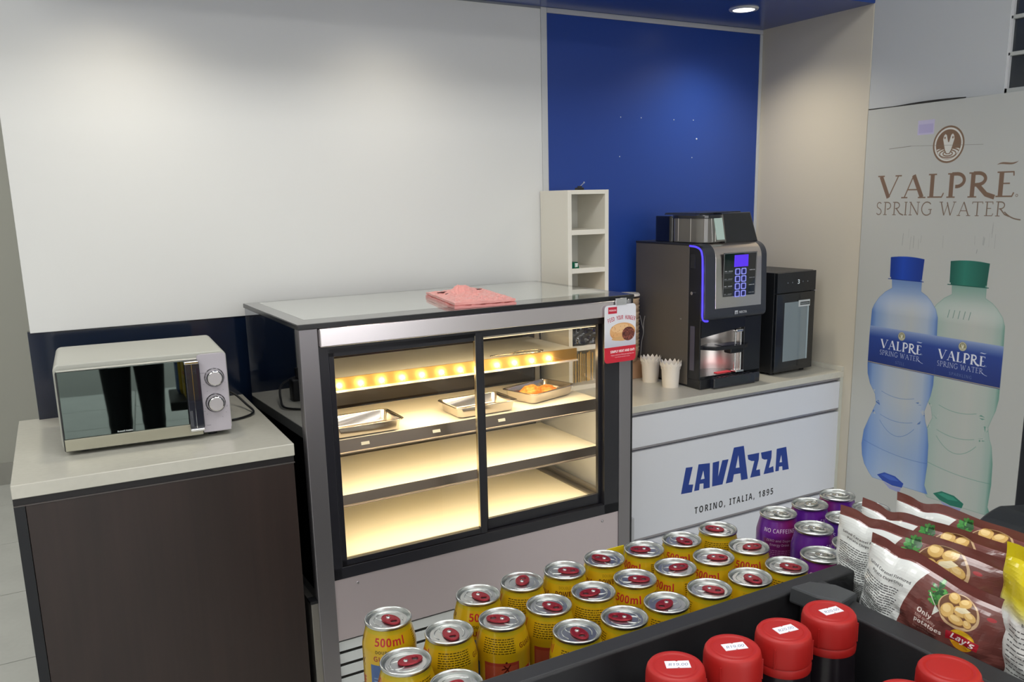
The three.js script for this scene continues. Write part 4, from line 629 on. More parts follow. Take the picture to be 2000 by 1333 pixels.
// ---------------------------------------------------------------- black stand in the foreground
const BASE = 0.832;
const stand = thing('display_stand', 'black plastic display stand holding cans, bottles and crisp packets', 'display stand', [0, 0, 0]);
{
  const m = M(0x232427, 0.5, 0, { bumpMap: wrap(speckTex, 14, 14), bumpScale: 0.0003 });
  put('can_tray', bx(0.375, 1.32, 0.80, BASE, 1.485, 1.72, 0.004), m, stand);
  put('divider', uvMetres(bx(0.45, 1.032, 0.62, 1.0045, 1.7165, 1.744, 0.004)), m, stand);
  put('divider', uvMetres(bx(0.932, 0.968, 0.62, 1.000, 1.74, 2.30, 0.004)), m, stand);
  { const s = new THREE.Shape(); s.moveTo(0, 0); s.lineTo(0.034, -0.004); s.lineTo(0.058, 0.014); s.lineTo(0.062, 0.04); s.lineTo(0.022, 0.052); s.lineTo(0.006, 0.03); s.closePath(); const g = extrude(s, 0.016, 0.003).rotateX(Math.PI / 2).rotateZ(-0.12); put('corner_bracket', g.translate(0.908, 1.013, 1.752), M(0x3a3d40, 0.4), stand); put('bracket_post', bx(0.925, 0.968, 0.80, 1.008, 1.744, 1.79, 0.006), m, stand); }
  put('packet_shelf', bx(0.968, 1.45, 0.92, 0.95, 1.72, 2.30, 0.004), m, stand);
  put('bottle_tray', bx(0.50, 0.932, 0.62, 0.65, 1.744, 2.30, 0.004), m, stand);
  put('cabinet_body', bx(0.52, 1.42, 0.0, 0.80, 1.52, 1.715, 0.006), m, stand);
  put('cabinet_body', bx(0.56, 1.42, 0.0, 0.62, 1.715, 2.18, 0.006), m, stand);
  { const s = new THREE.Shape(); s.moveTo(0, 0.006); s.quadraticCurveTo(0.02, 0.018, 0.05, 0.02); s.lineTo(0.11, 0.010); s.lineTo(0.11, 0); s.lineTo(0.03, -0.004); s.lineTo(0, 0); s.closePath(); put('end_bracket', extrude(s, 0.05, 0.004).translate(1.25, 1.026, 1.775), M(0x1d2023, 0.35), stand); put('end_post', bx(1.275, 1.33, 0.80, 1.027, 1.785, 1.83, 0.004), m, stand); }
  put('price_card', sheet(0.034, 0.030, 0.0008, 0.823, 0.977, 1.487), M(0xe6d21f, 0.5), stand);
  put('price_card_holder', bx(0.80, 0.846, 0.83, 0.958, 1.4855, 1.4865), M(0x9a9a94, 0.4), stand);
}
// cans
const yellowTex = canvas(207, 168.5, 1400, 1140, (x) => {
  x.fillStyle = '#cba614'; x.fillRect(0, 0, 207, 169); x.fillStyle = '#bda81c'; x.fillRect(0, 0, 207, 10);
  const runner = (cx, cy, s, c) => { x.strokeStyle = c; x.lineWidth = s * 0.13; x.lineCap = 'round'; x.beginPath(); x.moveTo(cx - 0.25 * s, cy - 0.3 * s); x.lineTo(cx + 0.1 * s, cy + 0.1 * s); x.lineTo(cx + 0.4 * s, cy - 0.35 * s); x.moveTo(cx + 0.1 * s, cy + 0.1 * s); x.lineTo(cx - 0.35 * s, cy + 0.6 * s); x.moveTo(cx + 0.1 * s, cy + 0.1 * s); x.lineTo(cx + 0.3 * s, cy + 0.65 * s); x.moveTo(cx - 0.45 * s, cy + 0.1 * s); x.lineTo(cx + 0.05 * s, cy - 0.05 * s); x.stroke(); ell(x, cx, cy - 0.62 * s, s * 0.11, s * 0.11, c); };
  // zone A: volume
  text(x, '500ml', 30, 23, 13.5, '#b51f30', { spacing: 0.4, bold: true }); text(x, 'DOUBLE SHOT', 30, 32, 5.6, '#4d4413', { bold: true }); text(x, 'GUARANA', 30, 42, 9, '#8d2a1c', { bold: true });
  x.fillStyle = '#3d5c94'; x.fillRect(4, 47, 54, 122); x.fillStyle = '#2f4a80'; x.fillRect(26, 47, 32, 122); for (let k = 0; k < 12; k++) { x.fillStyle = 'rgba(170,190,215,0.6)'; x.fillRect(8, 64 + k * 4, 14 - (k % 3) * 2, 1.2); } text(x, 'ENERGY', 40, 100, 9, '#d9c32a', { bold: true, rot: -1.57 });
  // zone B: small print and maroon panel
  for (let k = 0; k < 7; k++) { let q = 66; while (q < 108) { const w = 1.5 + rnd() * 4; x.fillStyle = '#4a3a10'; x.fillRect(q, 13 + k * 2.7, Math.min(w, 108 - q), 1.15); q += w + 1; } }
  x.fillStyle = '#a8402f'; x.fillRect(68, 42, 44, 127); x.fillStyle = '#b5533a'; x.fillRect(70, 46, 40, 26); runner(96, 49, 12, '#5a1c12'); for (let k = 0; k < 5; k++) { x.fillStyle = 'rgba(235,190,120,0.55)'; x.fillRect(74, 94 + k * 6, 32, 1.2); }
  // zone C
  text(x, 'GUARANA', 134, 27, 8.4, '#6a2b18', { bold: true }); x.fillStyle = '#c9202c'; x.fillRect(118, 54, 14, 115); text(x, 'H', 140, 74, 26, '#f1ead8', { bold: true });
  // zone D
  text(x, 'DOUBLE', 178, 16, 5, '#86700f'); text(x, 'POWER', 178, 25, 8.6, '#5d2a10', { bold: true }); text(x, 'SCORE', 178, 78, 15, '#b3202a', { bold: true, rot: 0 }); runner(196, 46, 10, '#6a3a10');
  for (let k = 0; k < 6; k++) { x.fillStyle = '#5a4a10'; x.fillRect(160, 92 + k * 3, 36, 1); }
});
const purpleTex = canvas(207, 168.5, 1400, 1140, (x) => {
  const g = x.createLinearGradient(0, 0, 207, 0); g.addColorStop(0, '#5b1f8c'); g.addColorStop(0.2, '#6d2496'); g.addColorStop(0.35, '#8c2060'); g.addColorStop(0.5, '#5b1f8c'); g.addColorStop(0.7, '#6d2496'); g.addColorStop(0.85, '#4c2a86'); g.addColorStop(1, '#5b1f8c'); x.fillStyle = g; x.fillRect(0, 0, 207, 169);
  for (const c of [52, 155]) {
    text(x, 'NO CAFFEINE', c, 24, 8.6, '#e9dcef', { bold: false, spacing: 0.3 });
    x.fillStyle = 'rgba(110,24,70,0.55)'; x.fillRect(c - 26, 34, 52, 135);
    text(x, 'ZERO and Dopest', c, 38, 5.4, '#cdb4cf'); text(x, 'Energy Drink', c, 45, 5.4, '#cdb4cf');
    for (let k = 0; k < 9; k++) { let q = c - 22; while (q < c + 22) { const w = 1.5 + rnd() * 5; x.fillStyle = 'rgba(220,195,215,0.6)'; x.fillRect(q, 52 + k * 3.2, Math.min(w, c + 22 - q), 1.1); q += w + 1; } }
  }
  text(x, 'ZINC', 103, 30, 8, '#d8c4dd', { bold: true }); text(x, 'SCORE', 103, 80, 14, '#e3d6ea', { bold: true });
});
const canBody = (() => {
  const pr = [[0.0, 0.006], [0.022, 0.003], [0.0245, 0.0], [0.0265, 0.001], [0.0305, 0.010], [0.0328, 0.016], [0.0331, 0.02], [0.0331, 0.136], [0.0328, 0.140], [0.0312, 0.147], [0.0292, 0.1545], [0.0278, 0.1605], [0.0272, 0.1632], [0.0276, 0.165]];
  const g = lathe(pr, 48), uv = g.attributes.uv, p = g.attributes.position; for (let i = 0; i < p.count; i++) uv.setY(i, p.getY(i) / 0.1685); return g;
})();
const canLid = (() => {
  const rim = lathe([[0.0272, 0.1635], [0.0287, 0.165], [0.0289, 0.1672], [0.0282, 0.1687], [0.0270, 0.1684], [0.0262, 0.1665], [0.0254, 0.1622], [0.0247, 0.1616], [0.0241, 0.1625], [0.0236, 0.1648], [0.0225, 0.1652], [0.0, 0.1652]], 48);
  const bead = new THREE.TorusGeometry(0.0178, 0.0007, 6, 40, 4.5).rotateX(-Math.PI / 2).rotateY(0.68).translate(0.0, 0.1653, 0);
  const mouth = new THREE.TorusGeometry(0.0082, 0.0006, 6, 30).scale(1.15, 1, 1).rotateX(-Math.PI / 2).translate(-0.0105, 0.1653, 0);
  return join([rim, bead, mouth]);
})();
const tabGeo = (() => {    // points along +x, rivet at the origin
  const s = new THREE.Shape(); s.absellipse(0.0052, 0, 0.0142, 0.0088, 0, Math.PI * 2); const h = new THREE.Path(); h.absellipse(0.0112, 0, 0.0040, 0.0045, 0, Math.PI * 2); s.holes.push(h);
  const a = extrude(s, 0.0007, 0.0005, 14).rotateX(-Math.PI / 2).translate(0, 0.1664, 0), rim = new THREE.TorusGeometry(1, 0.065, 6, 32).scale(0.0138, 0.0083, 0.012).rotateX(-Math.PI / 2).translate(0.0052, 0.1673, 0); return join([a, rim]);
})();
const mLid = M(0xcfd2d0, 0.3, 1), mTabRed = M(0x8e1c2a, 0.3, 0.5), mTabSilver = M(0xc9cbc6, 0.22, 1), mRivet = M(0xcfcfcf, 0.25, 1);
function makeCan(name, label, tex, tabMat, group) {
  const t = thing(name, label, 'can', [0, 0, 0], 0, group);
  put('can_body', canBody, M(0xffffff, 0.28, 0.25, { map: tex, clearcoat: 0.6, clearcoatRoughness: 0.1 }), t); put('lid', canLid, mLid, t); put('pull_tab', tabGeo, tabMat, t); put('rivet', lathe([[0.0028, 0.1655], [0.0028, 0.1682], [0.0018, 0.1690], [0, 0.1690]], 14), mRivet, t);
  return t;
}
function setCan(t, x, z, tabAngle, u) {          // tabAngle: heading of the tab in the x,z plane; u: part of the print that faces the camera
  t.position.set(x, BASE, z); const phi = Math.atan2(CAM.x - x, CAM.z - z);
  for (const c of t.children) { if (c.name === 'can_body') c.rotation.y = phi - u * Math.PI * 2; else c.rotation.y = tabAngle; }
}
{
  const A = 30 / 207, B = 88 / 207, C = 134 / 207, D = 178 / 207;
  const cans = [  // x, z, tab heading as it lies (x, z), print facing, label
    [0.454, 1.527, 16, 8, A, 'leftmost yellow can of the back row, standing apart, showing 500ml'], [0.576, 1.530, 16, 9, A - 0.03, 'second yellow can from the left in the back row'], [0.643, 1.527, 3, -12, B, 'third yellow can from the left in the back row'], [0.7105, 1.527, 15, 1, D, 'fourth yellow can from the left in the back row, reading POWER'],
    [0.778, 1.525, -15, -6, D - 0.03, 'fifth yellow can from the left in the back row'], [0.846, 1.528, -15, -1, A + 0.12, 'sixth yellow can from the left in the back row'], [0.9145, 1.530, 10, 8, A + 0.03, 'seventh yellow can from the left in the back row'], [0.987, 1.528, -15, -5, B, 'last yellow can of the back row, farthest from the microwave'],
    [0.503, 1.598, 10, 11, B - 0.03, 'leftmost yellow can of the middle row, with small red print'], [0.5715, 1.603, -15, -2, B + 0.02, 'second yellow can from the left in the middle row, with maroon panel'], [0.639, 1.602, 14, 6, B, 'third yellow can from the left in the middle row'], [0.707, 1.601, -12, 3, B + 0.03, 'fourth yellow can from the left in the middle row'],
    [0.7755, 1.599, 15, 1, A + 0.05, 'fifth yellow can from the left in the middle row'], [0.8435, 1.600, 14, -3, A + 0.10, 'sixth yellow can from the left in the middle row'], [0.911, 1.602, 15, 1, A + 0.05, 'seventh yellow can from the left in the middle row'], [0.9785, 1.602, 14, -2, A, 'last yellow can of the middle row, beside the purple cans'],
    [0.434, 1.632, 16, -5, B - 0.08, 'leftmost yellow can of the front row, nearest the camera side'], [0.462, 1.703, -10, 6, B, 'yellow can cut off by the bottom edge of the photo'], [0.632, 1.676, 9, 9, B, 'third yellow can of the front row, against the black divider'], [0.6995, 1.678, -14, -2, C, 'fourth yellow can of the front row, tilted tab, against the black divider'],
    [0.767, 1.675, -12, 7, B, 'fifth yellow can of the front row, against the black divider'], [0.8385, 1.674, 14, 4, C, 'sixth yellow can of the front row, against the black divider'], [0.907, 1.677, 8, 8, D, 'seventh yellow can of the front row, against the black divider'], [0.975, 1.677, 14, 4, B, 'last yellow can of the front row, next to the purple cans'],
  ];
  const proto = makeCan('yellow_can', '', yellowTex, mTabRed, 'yellow energy drink cans');
  cans.forEach(([x, z, a, b, u, lab], i) => {
    const c = i ? proto.clone() : proto; if (i) { c.name = numbered('yellow_can'); scene.add(c); }
    // a heading on the lid seen in the photo: right is +x turned with the camera, down is towards the viewer
    const hx = a * 0.87 - b * 1.9 * 0.49, hz = a * 0.49 + b * 1.9 * 0.87;
    c.userData = { ...c.userData, label: lab }; setCan(c, x, z, Math.atan2(-hz, hx), u);
  });
  const P1 = 52 / 207, P2 = 155 / 207;
  const pc = [[1.1135, 1.529, 14, 6, P1 - 0.02, 'purple can at the left of its back row, NO CAFFEINE facing out'], [1.186, 1.528, 12, -5, P2 - 0.12, 'middle purple can of its back row'], [1.257, 1.523, 14, 2, P2, 'purple can farthest back on the right, under the printed water bottles'],
    [1.1115, 1.603, 14, 5, P1 - 0.12, 'purple can in the middle row of the purple group'], [1.183, 1.600, 10, 4, P1 + 0.02, 'purple can half hidden by the large brown crisp packet'], [1.043, 1.677, 14, 3, P2 + 0.2, 'purple can beside the black divider, in front of the purple group'],
    [1.1115, 1.674, 12, 4, P1, 'purple can tucked against the left edge of the brown packet'], [1.252, 1.594, 12, 3, P2, 'purple can of which only the silver lid shows behind the packets']];
  const pp = makeCan('purple_can', '', purpleTex, mTabSilver, 'purple caffeine-free drink cans');
  pc.forEach(([x, z, a, b, u, lab], i) => { const c = i ? pp.clone() : pp; if (i) { c.name = numbered('purple_can'); scene.add(c); } const hx = a * 0.87 - b * 1.9 * 0.49, hz = a * 0.49 + b * 1.9 * 0.87; c.userData = { ...c.userData, label: lab }; setCan(c, x, z, Math.atan2(-hz, hx), u); });
}
// bottles with red caps
{
  const capM = M(0xab1a17, 0.5), dark = M(0x1c171d, 0.3);
  const sticker = (s) => canvas(24, 13, 384, 208, (x) => { x.fillStyle = '#eceaf2'; x.fillRect(0, 0, 24, 13); x.fillStyle = '#8d1a20'; x.beginPath(); x.moveTo(10.6, 0); x.lineTo(13.4, 0); x.lineTo(12, 1.3); x.fill(); x.beginPath(); x.moveTo(10.6, 13); x.lineTo(13.4, 13); x.lineTo(12, 11.7); x.fill(); text(x, s, 12, 9, 6.4, '#5d6b8c', { italic: true }); });
  const labs = ['red-capped dark bottle with a price sticker, leftmost in the row', 'red-capped dark bottle with a price sticker, second from the left', 'red-capped dark bottle with a price sticker, third from the left', 'red-capped dark bottle with a price sticker, nearest the black corner bracket', 'red-capped dark bottle without a sticker, at the right below the crisps', 'red-capped dark bottle of which only a red sliver shows'];
  [[0.655, 1.826, 1], [0.730, 1.830, 1], [0.804, 1.832, 1], [0.881, 1.829, 1], [0.886, 1.976, 0], [0.810, 1.985, 0]].forEach(([x, z, st], i) => {
    const t = thing('drink_bottle', labs[i], 'bottle', [x, 0.654, z], -0.42 + (i % 3) * 0.06, 'red-capped dark bottles');
    put('bottle_body', lathe([[0, 0], [0.031, 0], [0.0335, 0.006], [0.0335, 0.20], [0.0345, 0.225], [0.0335, 0.262], [0.0315, 0.30], [0.0305, 0.325], [0.0290, 0.352], [0, 0.352]], 40), dark, t);
    const ribs = []; for (let k = 0; k < 3; k++) { const a = 1.1 + k * 2.2; ribs.push(bx(-0.0006, 0.0006, 0.337, 0.360, 0.0300, 0.0322).rotateY(a)); }
    put('cap', [lathe([[0.0305, 0.3365], [0.0312, 0.339], [0.0308, 0.3605], [0.0296, 0.3665], [0.0276, 0.3695], [0.0235, 0.3692], [0.0230, 0.3682], [0.0205, 0.3682], [0.0200, 0.3694], [0.0, 0.3694]], 48), ...ribs], capM, t);
    put('tamper_ring', lathe([[0.0295, 0.3255], [0.0312, 0.3265], [0.0314, 0.3335], [0.0300, 0.336]], 48), capM, t);
    if (st) put('price_sticker', sheet(0.0255, 0.0135, 0.0004, 0, 0, 0, 0, -Math.PI / 2).rotateY(0.12 * (i - 1.5) + 0.1).translate(0.002, 0.3698, 0.0), M(0xffffff, 0.55, 0, { map: sticker(['R19.00', 'R19.00', 'R20.00', 'R20.00'][i]) }), t);
  });
}
// crisp packets
const packetPrint = (dy, kx, ky) => canvas(200, 150, 1200, 900, (x) => {
  x.fillStyle = '#6f403b'; x.fillRect(0, 0, 200, 150); x.fillStyle = '#7c4843'; x.fillRect(0, 0, 200, 15);
  // white back section
  x.fillStyle = '#dfe3e1'; x.beginPath(); x.moveTo(0, 15); x.lineTo(84, 15); x.bezierCurveTo(70, 40, 64, 80, 67, 150); x.lineTo(0, 150); x.closePath(); x.fill();
  text(x, 'Salted Caramel Flavoured', 40, 38, 5, '#3a3a3e', { bold: true }); text(x, 'Potato Chips Crisps', 40, 45, 5, '#3a3a3e', { bold: true });
  for (let k = 0; k < 26; k++) { let q = 6; const e = 60 - (k % 4) * 2; while (q < e) { const w = 1.5 + rnd() * 6; x.fillStyle = '#4c4d50'; x.fillRect(q, 52 + k * 3.5, Math.min(w, e - q), 1.3); q += w + 1; } }
  x.save(); x.translate(136, 61 + dy); x.scale(kx, ky); x.translate(-133, -61);
  // parsley
  for (let k = 0; k < 60; k++) { const a = rnd() * 6.3, r = Math.sqrt(rnd()); ell(x, 96 + 11 * r * Math.cos(a), 52 + 19 * r * Math.sin(a), 3.4, 2.2, ['#2f6a33', '#3f8a3e', '#24522b', '#56a04c'][k % 4], a); }
  x.strokeStyle = '#d8e0d0'; x.lineWidth = 1.4; x.beginPath(); x.moveTo(86, 56); x.lineTo(104, 76); x.stroke(); poly(x, [[99, 70], [108, 76], [100, 90]], '#d9dfd6');
  // bowl of nuts
  ell(x, 133, 62, 31, 27, '#c9ab84', 0.25); ell(x, 132, 60, 28, 24, '#6d4630', 0.25);
  for (const [a, b, r1, r2, q] of [[120, 44, 9, 8, 0.2], [137, 44, 9, 7, -0.3], [118, 66, 10, 13, 0.3], [136, 58, 11, 9, 0.1], [150, 60, 10, 7, 0.4], [134, 74, 12, 8, 0.1], [150, 73, 7, 6, 0.8]]) { ell(x, a + 0.6, b + 1, r1, r2, '#8a6232', q); ell(x, a, b, r1 * 0.95, r2 * 0.94, '#d9b26a', q); ell(x, a - 1.6, b - 1.8, r1 * 0.6, r2 * 0.5, '#ecce8e', q); }
  poly(x, [[128, 55], [140, 49], [149, 52], [139, 60], [128, 60]], '#efe3bf');
  text(x, 'Only', 76, 98, 11, '#e6dcd6', { bold: true, align: 'left' }); text(x, 'top quality', 76, 106, 7, '#c9b4ac', { align: 'left' }); text(x, 'potatoes', 76, 115, 10.5, '#e6dcd6', { bold: true, align: 'left' }); text(x, 'from local farms', 77, 121, 5, '#a5817a', { align: 'left' }); text(x, 'No artificial', 77, 127, 5, '#a5817a', { align: 'left' });
  // brand badge
  ell(x, 150, 104, 19, 18, '#d9a321'); ell(x, 150, 103, 17, 15, '#e9bf2f'); ell(x, 150, 116, 12, 6, '#c98a1c');
  x.save(); x.translate(150, 105); x.rotate(-0.06); x.fillStyle = '#a5202e'; x.beginPath(); x.moveTo(-24, -7); x.quadraticCurveTo(0, -13, 24, -5); x.lineTo(23, 8); x.quadraticCurveTo(0, 3, -23, 8); x.closePath(); x.fill(); x.restore(); text(x, "Lay's", 150, 109, 15, '#f3e8e4', { bold: true, italic: true });
  x.restore(); ell(x, 172, 27, 5, 2.4, '#a83238');
});
const packetTex = packetPrint(-26, 0.84, 0.72), packetTexHigh = packetPrint(-26, 1, 1);
const yellowPackTex = canvas(200, 150, 800, 600, (x) => {
  x.fillStyle = '#dfe2df'; x.fillRect(0, 0, 200, 150); x.fillStyle = '#dccb12'; x.fillRect(0, 0, 200, 40); x.fillStyle = '#c9b810'; x.fillRect(0, 30, 200, 22); const g = x.createLinearGradient(0, 46, 0, 66); g.addColorStop(0, '#d3c41a'); g.addColorStop(1, '#dfe2df'); x.fillStyle = g; x.fillRect(0, 46, 200, 20);
  ell(x, 70, 22, 10, 6, '#b5303a'); ell(x, 60, 20, 5, 4, '#e6e3e0');
  for (let k = 0; k < 14; k++) { let q = 22; const e = 100; while (q < e) { const w = 2 + rnd() * 7; x.fillStyle = '#5d5f60'; x.fillRect(q, 72 + k * 5.2, Math.min(w, e - q), 1.2); q += w + 1.2; } }
  text(x, 'Best before: see pack', 60, 66, 4.4, '#4a4a4c', { bold: true });
});
function packetGeo(w, h, T, s0) {                 // pillow: local x along the width, y up, print on +z
  const nx = 56, ny = 44, gs = [];
  for (const side of [1, -1]) {
    const g = new THREE.PlaneGeometry(w, h, nx, ny), p = g.attributes.position;
    for (let i = 0; i < p.count; i++) {
      const X = p.getX(i), Y = p.getY(i), u = X / w + 0.5, v = Y / h + 0.5;
      const ev = Math.min(1, Math.max(0, Math.min((v - 0.03) / 0.3, (0.9 - v) / 0.42))), eu = Math.max(0, Math.min(1, Math.min(u, 1 - u) / 0.2));
      const bulge = T / 2 * Math.sqrt(Math.sin(Math.min(1, ev) * Math.PI / 2)) * Math.pow(Math.sin(eu * Math.PI / 2), 0.7);
      const cr = 0.0035 * noise(u * 6 + s0, v * 5, side) + 0.002 * noise(u * 15, v * 12 + s0, side * 2) - 0.004 * Math.exp(-(((u - 0.2 - 0.12 * (1 - v)) / 0.05) ** 2)) * v;
      const ridge = 0.0016 * Math.abs(noise(u * 9 + v * 8, v * 3 - u * 6, s0));
      const lean = 0.007 * noise(u * 3.2 + s0, 0.3, s0) * v * v;            // wavy seam
      p.setXYZ(i, X + 0.002 * noise(v * 6, s0, 1) * (Math.abs(u - 0.5) * 2) - (u - 0.5) * 0.03 * w * bulge / (T / 2 + 1e-9), Y - 0.008 * Math.max(0, v) * noise(u * 2.2 + s0, 1, s0) - 0.006 * v * Math.exp(-(((u - 0.2) / 0.07) ** 2)), side * (bulge + (cr + ridge) * (0.2 + ev)) + lean + 0.0003 * side);
    }
    const f = flat(g);
    if (side < 0) { for (const a of Object.values(f.attributes)) for (let i = 0; i < a.count; i += 3) for (let c = 0; c < a.itemSize; c++) { const q = a.getComponent(i, c); a.setComponent(i, c, a.getComponent(i + 1, c)); a.setComponent(i + 1, c, q); } }
    gs.push(f);
  }
  const m = join(gs); m.computeVertexNormals(); return m;
}
{
  const film = (map) => M(0xffffff, 0.24, 0, { map, clearcoat: 0.7, clearcoatRoughness: 0.12 });
  const packs = [  // x, y, z of the bottom middle, turn from facing -x, lean, width, height, depth, seed, kind
    [1.008, 0.945, 1.868, 0.02, 0.02, 0.196, 0.136, 0.044, 1, 0, 'large brown crisp packet in front, its nuts and slogan in full view'],
    [1.056, 0.950, 1.812, 0.10, 0.03, 0.225, 0.132, 0.034, 5, 2, 'brown crisp packet second from the front, standing close behind the first'],
    [1.108, 0.950, 1.800, 0.04, 0.02, 0.212, 0.128, 0.034, 11, 2, 'brown crisp packet third from the front, mostly hidden, with folded seam'],
    [1.165, 0.950, 1.812, -0.02, 0.0, 0.222, 0.126, 0.034, 17, 2, 'brown crisp packet at the back, against the printed fridge side'],
    [1.012, 0.950, 2.046, -0.05, 0.0, 0.200, 0.170, 0.044, 23, 1, 'yellow and white crisp packet cut off by the right picture edge'],
  ];
  packs.forEach(([x, y, z, ry, lean, w, h, T, s, kind, lab]) => {
    const t = thing('crisp_packet', lab, 'crisp packet', [x, y, z], -Math.PI / 2 + ry, kind === 1 ? undefined : 'brown crisp packets');
    const g = packetGeo(w, h, T, s); g.translate(w / 2, h / 2, 0).rotateZ(s === 1 ? -0.13 : s === 5 ? -0.03 : 0).translate(-w / 2, 0, 0).rotateX(lean);
    put('wrapper', g, film(kind === 1 ? yellowPackTex : kind ? packetTexHigh : packetTex), t);
  });
}

// ---------------------------------------------------------------- the photographer, seen in the microwave door
function blob(bones, box, res, k = 0.03) {      // bones: [ax,ay,az,ar, bx,by,bz,br]
  const mc = new MarchingCubes(res, new THREE.MeshBasicMaterial(), false, false, 400000); mc.isolation = 0; const f = mc.field, h = res / 2;
  const [cx, cy, cz, ex, ey, ez] = box;
  for (let kz = 0; kz < res; kz++) for (let j = 0; j < res; j++) for (let i = 0; i < res; i++) {
    const x = cx + (i - h) / h * ex, y = cy + (j - h) / h * ey, z = cz + (kz - h) / h * ez; let d = 1e3;
    for (const b of bones) {
      const dx = b[4] - b[0], dy = b[5] - b[1], dz = b[6] - b[2], l2 = dx * dx + dy * dy + dz * dz || 1e-9, t = Math.max(0, Math.min(1, ((x - b[0]) * dx + (y - b[1]) * dy + (z - b[2]) * dz) / l2));
      const q = Math.hypot(x - b[0] - t * dx, y - b[1] - t * dy, z - b[2] - t * dz) - (b[3] + t * (b[7] - b[3]));
      const m = Math.max(k - Math.abs(d - q), 0) / k; d = Math.min(d, q) - m * m * k * 0.25;
    }
    f[i + j * res + kz * res * res] = -d;
  }
  mc.update(); const n = mc.count, p = new Float32Array(n * 3), nn = new Float32Array(n * 3);
  for (let i = 0; i < n; i++) for (let c = 0; c < 3; c++) { p[i * 3 + c] = [cx, cy, cz][c] + mc.positionArray[i * 3 + c] * [ex, ey, ez][c]; }
  const g = new THREE.BufferGeometry(); g.setAttribute('position', new THREE.BufferAttribute(p, 3)); g.setAttribute('normal', new THREE.BufferAttribute(nn, 3)); g.computeVertexNormals();
  const src = mc.normalArray; for (let i = 0; i < n; i++) { const v = new THREE.Vector3(src[i * 3] / ex, src[i * 3 + 1] / ey, src[i * 3 + 2] / ez).normalize(); g.attributes.normal.setXYZ(i, v.x, v.y, v.z); }
  return flat(g);
}
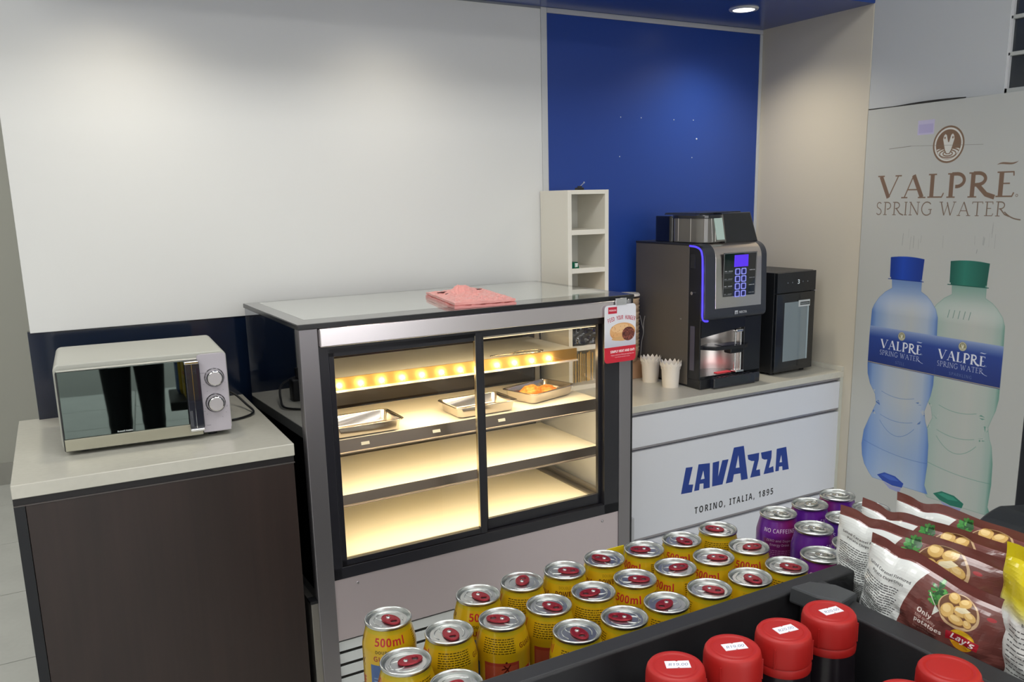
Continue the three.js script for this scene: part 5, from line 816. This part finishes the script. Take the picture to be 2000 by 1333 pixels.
{
  const PX = 0.235, PZ = 2.80;
  const t = thing('person', 'person in dark trousers and a pink shirt taking the photo, mirrored in the microwave door', 'person', [PX, 0, PZ]);
  const L = (s) => s * 0.074;
  const hand = new THREE.Vector3(0.124 - PX, 1.46, 2.50 - PZ);
  const arm = (s) => [[s * 0.17, 1.39, 0.02, 0.052, s * 0.22, 1.14, -0.02, 0.042], [s * 0.22, 1.14, -0.02, 0.042, hand.x + s * 0.055, hand.y - 0.02, hand.z + 0.03, 0.028]];
  const fingers = (s) => { const o = []; for (let k = 0; k < 4; k++) { const y = hand.y + 0.018 - k * 0.019, l = [0.036, 0.041, 0.039, 0.032][k]; o.push([hand.x + s * 0.068, y, hand.z + 0.02, 0.0085, hand.x + s * 0.072, y, hand.z - 0.004, 0.008], [hand.x + s * 0.072, y, hand.z - 0.004, 0.008, hand.x + s * (0.072 - l), y + 0.003, hand.z + 0.0, 0.007]); } o.push([hand.x + s * 0.066, hand.y - 0.045, hand.z + 0.03, 0.011, hand.x + s * 0.045, hand.y - 0.02, hand.z + 0.034, 0.009], [hand.x + s * 0.045, hand.y - 0.02, hand.z + 0.034, 0.009, hand.x + s * 0.028, hand.y + 0.004, hand.z + 0.034, 0.008], [hand.x + s * 0.062, hand.y + 0.01, hand.z + 0.03, 0.017, hand.x + s * 0.062, hand.y - 0.04, hand.z + 0.03, 0.019]); return o; };
  const legs = (g) => [-1, 1].flatMap((s) => [[L(s), 0.84, 0, 0.066 + g, L(s) * 1.0, 0.48, -0.005, 0.040 + g], [L(s) * 1.0, 0.48, -0.005, 0.040 + g, L(s) * 1.02, 0.10, 0.015, 0.034 + g]]);
  const torso = (g) => [[-0.055, 0.92, 0, 0.088 + g, 0.055, 0.92, 0, 0.088 + g], [0, 0.95, 0, 0.12 + g, 0, 1.2, 0, 0.115 + g], [-0.07, 1.30, 0.005, 0.10 + g, 0.07, 1.30, 0.005, 0.10 + g], [-0.15, 1.40, 0.02, 0.05 + g, 0.15, 1.40, 0.02, 0.05 + g]];
  const feet = [-1, 1].map((s) => [L(s), 0.045, 0.03, 0.036, L(s) * 1.15, 0.032, -0.13, 0.03]);
  const head = [[0, 1.42, 0.02, 0.05, 0, 1.52, 0.0, 0.05], [0, 1.66, 0.02, 0.085, 0, 1.64, -0.01, 0.078], [0, 1.57, -0.045, 0.042, 0, 1.60, -0.04, 0.052], [0, 1.63, -0.095, 0.011, 0, 1.605, -0.108, 0.014], [-0.082, 1.625, 0.015, 0.014, -0.084, 1.60, 0.01, 0.011], [0.082, 1.625, 0.015, 0.014, 0.084, 1.60, 0.01, 0.011], [-0.022, 1.563, -0.09, 0.008, 0.022, 1.563, -0.09, 0.008]];
  const bodyBones = [...torso(0), ...legs(0), ...feet, ...arm(-1), ...arm(1)];
  const body = put('body', [blob(bodyBones, [0, 0.76, -0.07, 0.42, 0.80, 0.40], 96), blob([...head], [0, 1.60, -0.01, 0.15, 0.21, 0.17], 64, 0.022), ...[-1, 1].map((s) => blob([[hand.x + s * 0.075, hand.y - 0.06, hand.z + 0.05, 0.026, hand.x + s * 0.062, hand.y - 0.03, hand.z + 0.034, 0.022], ...fingers(s)], [hand.x + s * 0.055, hand.y - 0.02, hand.z + 0.02, 0.065, 0.075, 0.06], 48, 0.006))], M(0xb98a6c, 0.55), t);
  put('trousers', blob([...legs(0.010), [-0.055, 0.90, 0, 0.100, 0.055, 0.90, 0, 0.100]], [0, 0.57, 0, 0.26, 0.53, 0.2], 96, 0.012), M(0x10141c, 0.8), body);
  put('shirt', blob([...torso(0.013), ...[-1, 1].flatMap((s) => [[s * 0.17, 1.39, 0.02, 0.066, s * 0.212, 1.18, -0.013, 0.058]])], [0, 1.17, 0, 0.36, 0.33, 0.2], 80), M(0xd2a4a6, 0.8), body);
  put('hair', blob([[0, 1.70, 0.035, 0.082, 0, 1.62, 0.055, 0.07], [0, 1.715, 0.0, 0.068, 0, 1.70, 0.03, 0.07]], [0, 1.68, 0.03, 0.14, 0.16, 0.15], 44), M(0x17120f, 0.7), body);
  for (const s of [-1, 1]) { put('eye', new THREE.SphereGeometry(0.0105, 14, 10).scale(1.2, 0.8, 0.6).translate(s * 0.031, 1.627, -0.083), M(0x2a1d16, 0.2), body); put('shoe', blob([[L(s), 0.05, 0.035, 0.042, L(s) * 1.15, 0.037, -0.135, 0.036]], [L(s), 0.05, -0.05, 0.09, 0.09, 0.18], 40), M(0x18181b, 0.5), body); }
  put('mouth', new THREE.SphereGeometry(0.008, 12, 8).scale(2.4, 0.5, 0.5).translate(0, 1.563, -0.098), M(0x8a4a42, 0.5), body);
  const ph = thing('phone', 'dark phone held up in both hands of the person taking the photo', 'phone', [0.124, 1.5 - 0.075, 2.478]);
  put('case', extrude(roundRectShape(0.074, 0.15, 0.009), 0.007, 0.001).translate(0, 0.05, 0), M(0x16181c, 0.3), ph);
  put('display', sheet(0.067, 0.142, 0.0006, 0, 0.05, 0.0085), M(0x0a0b0d, 0.08), ph);
}

renderer.render(scene, camera);
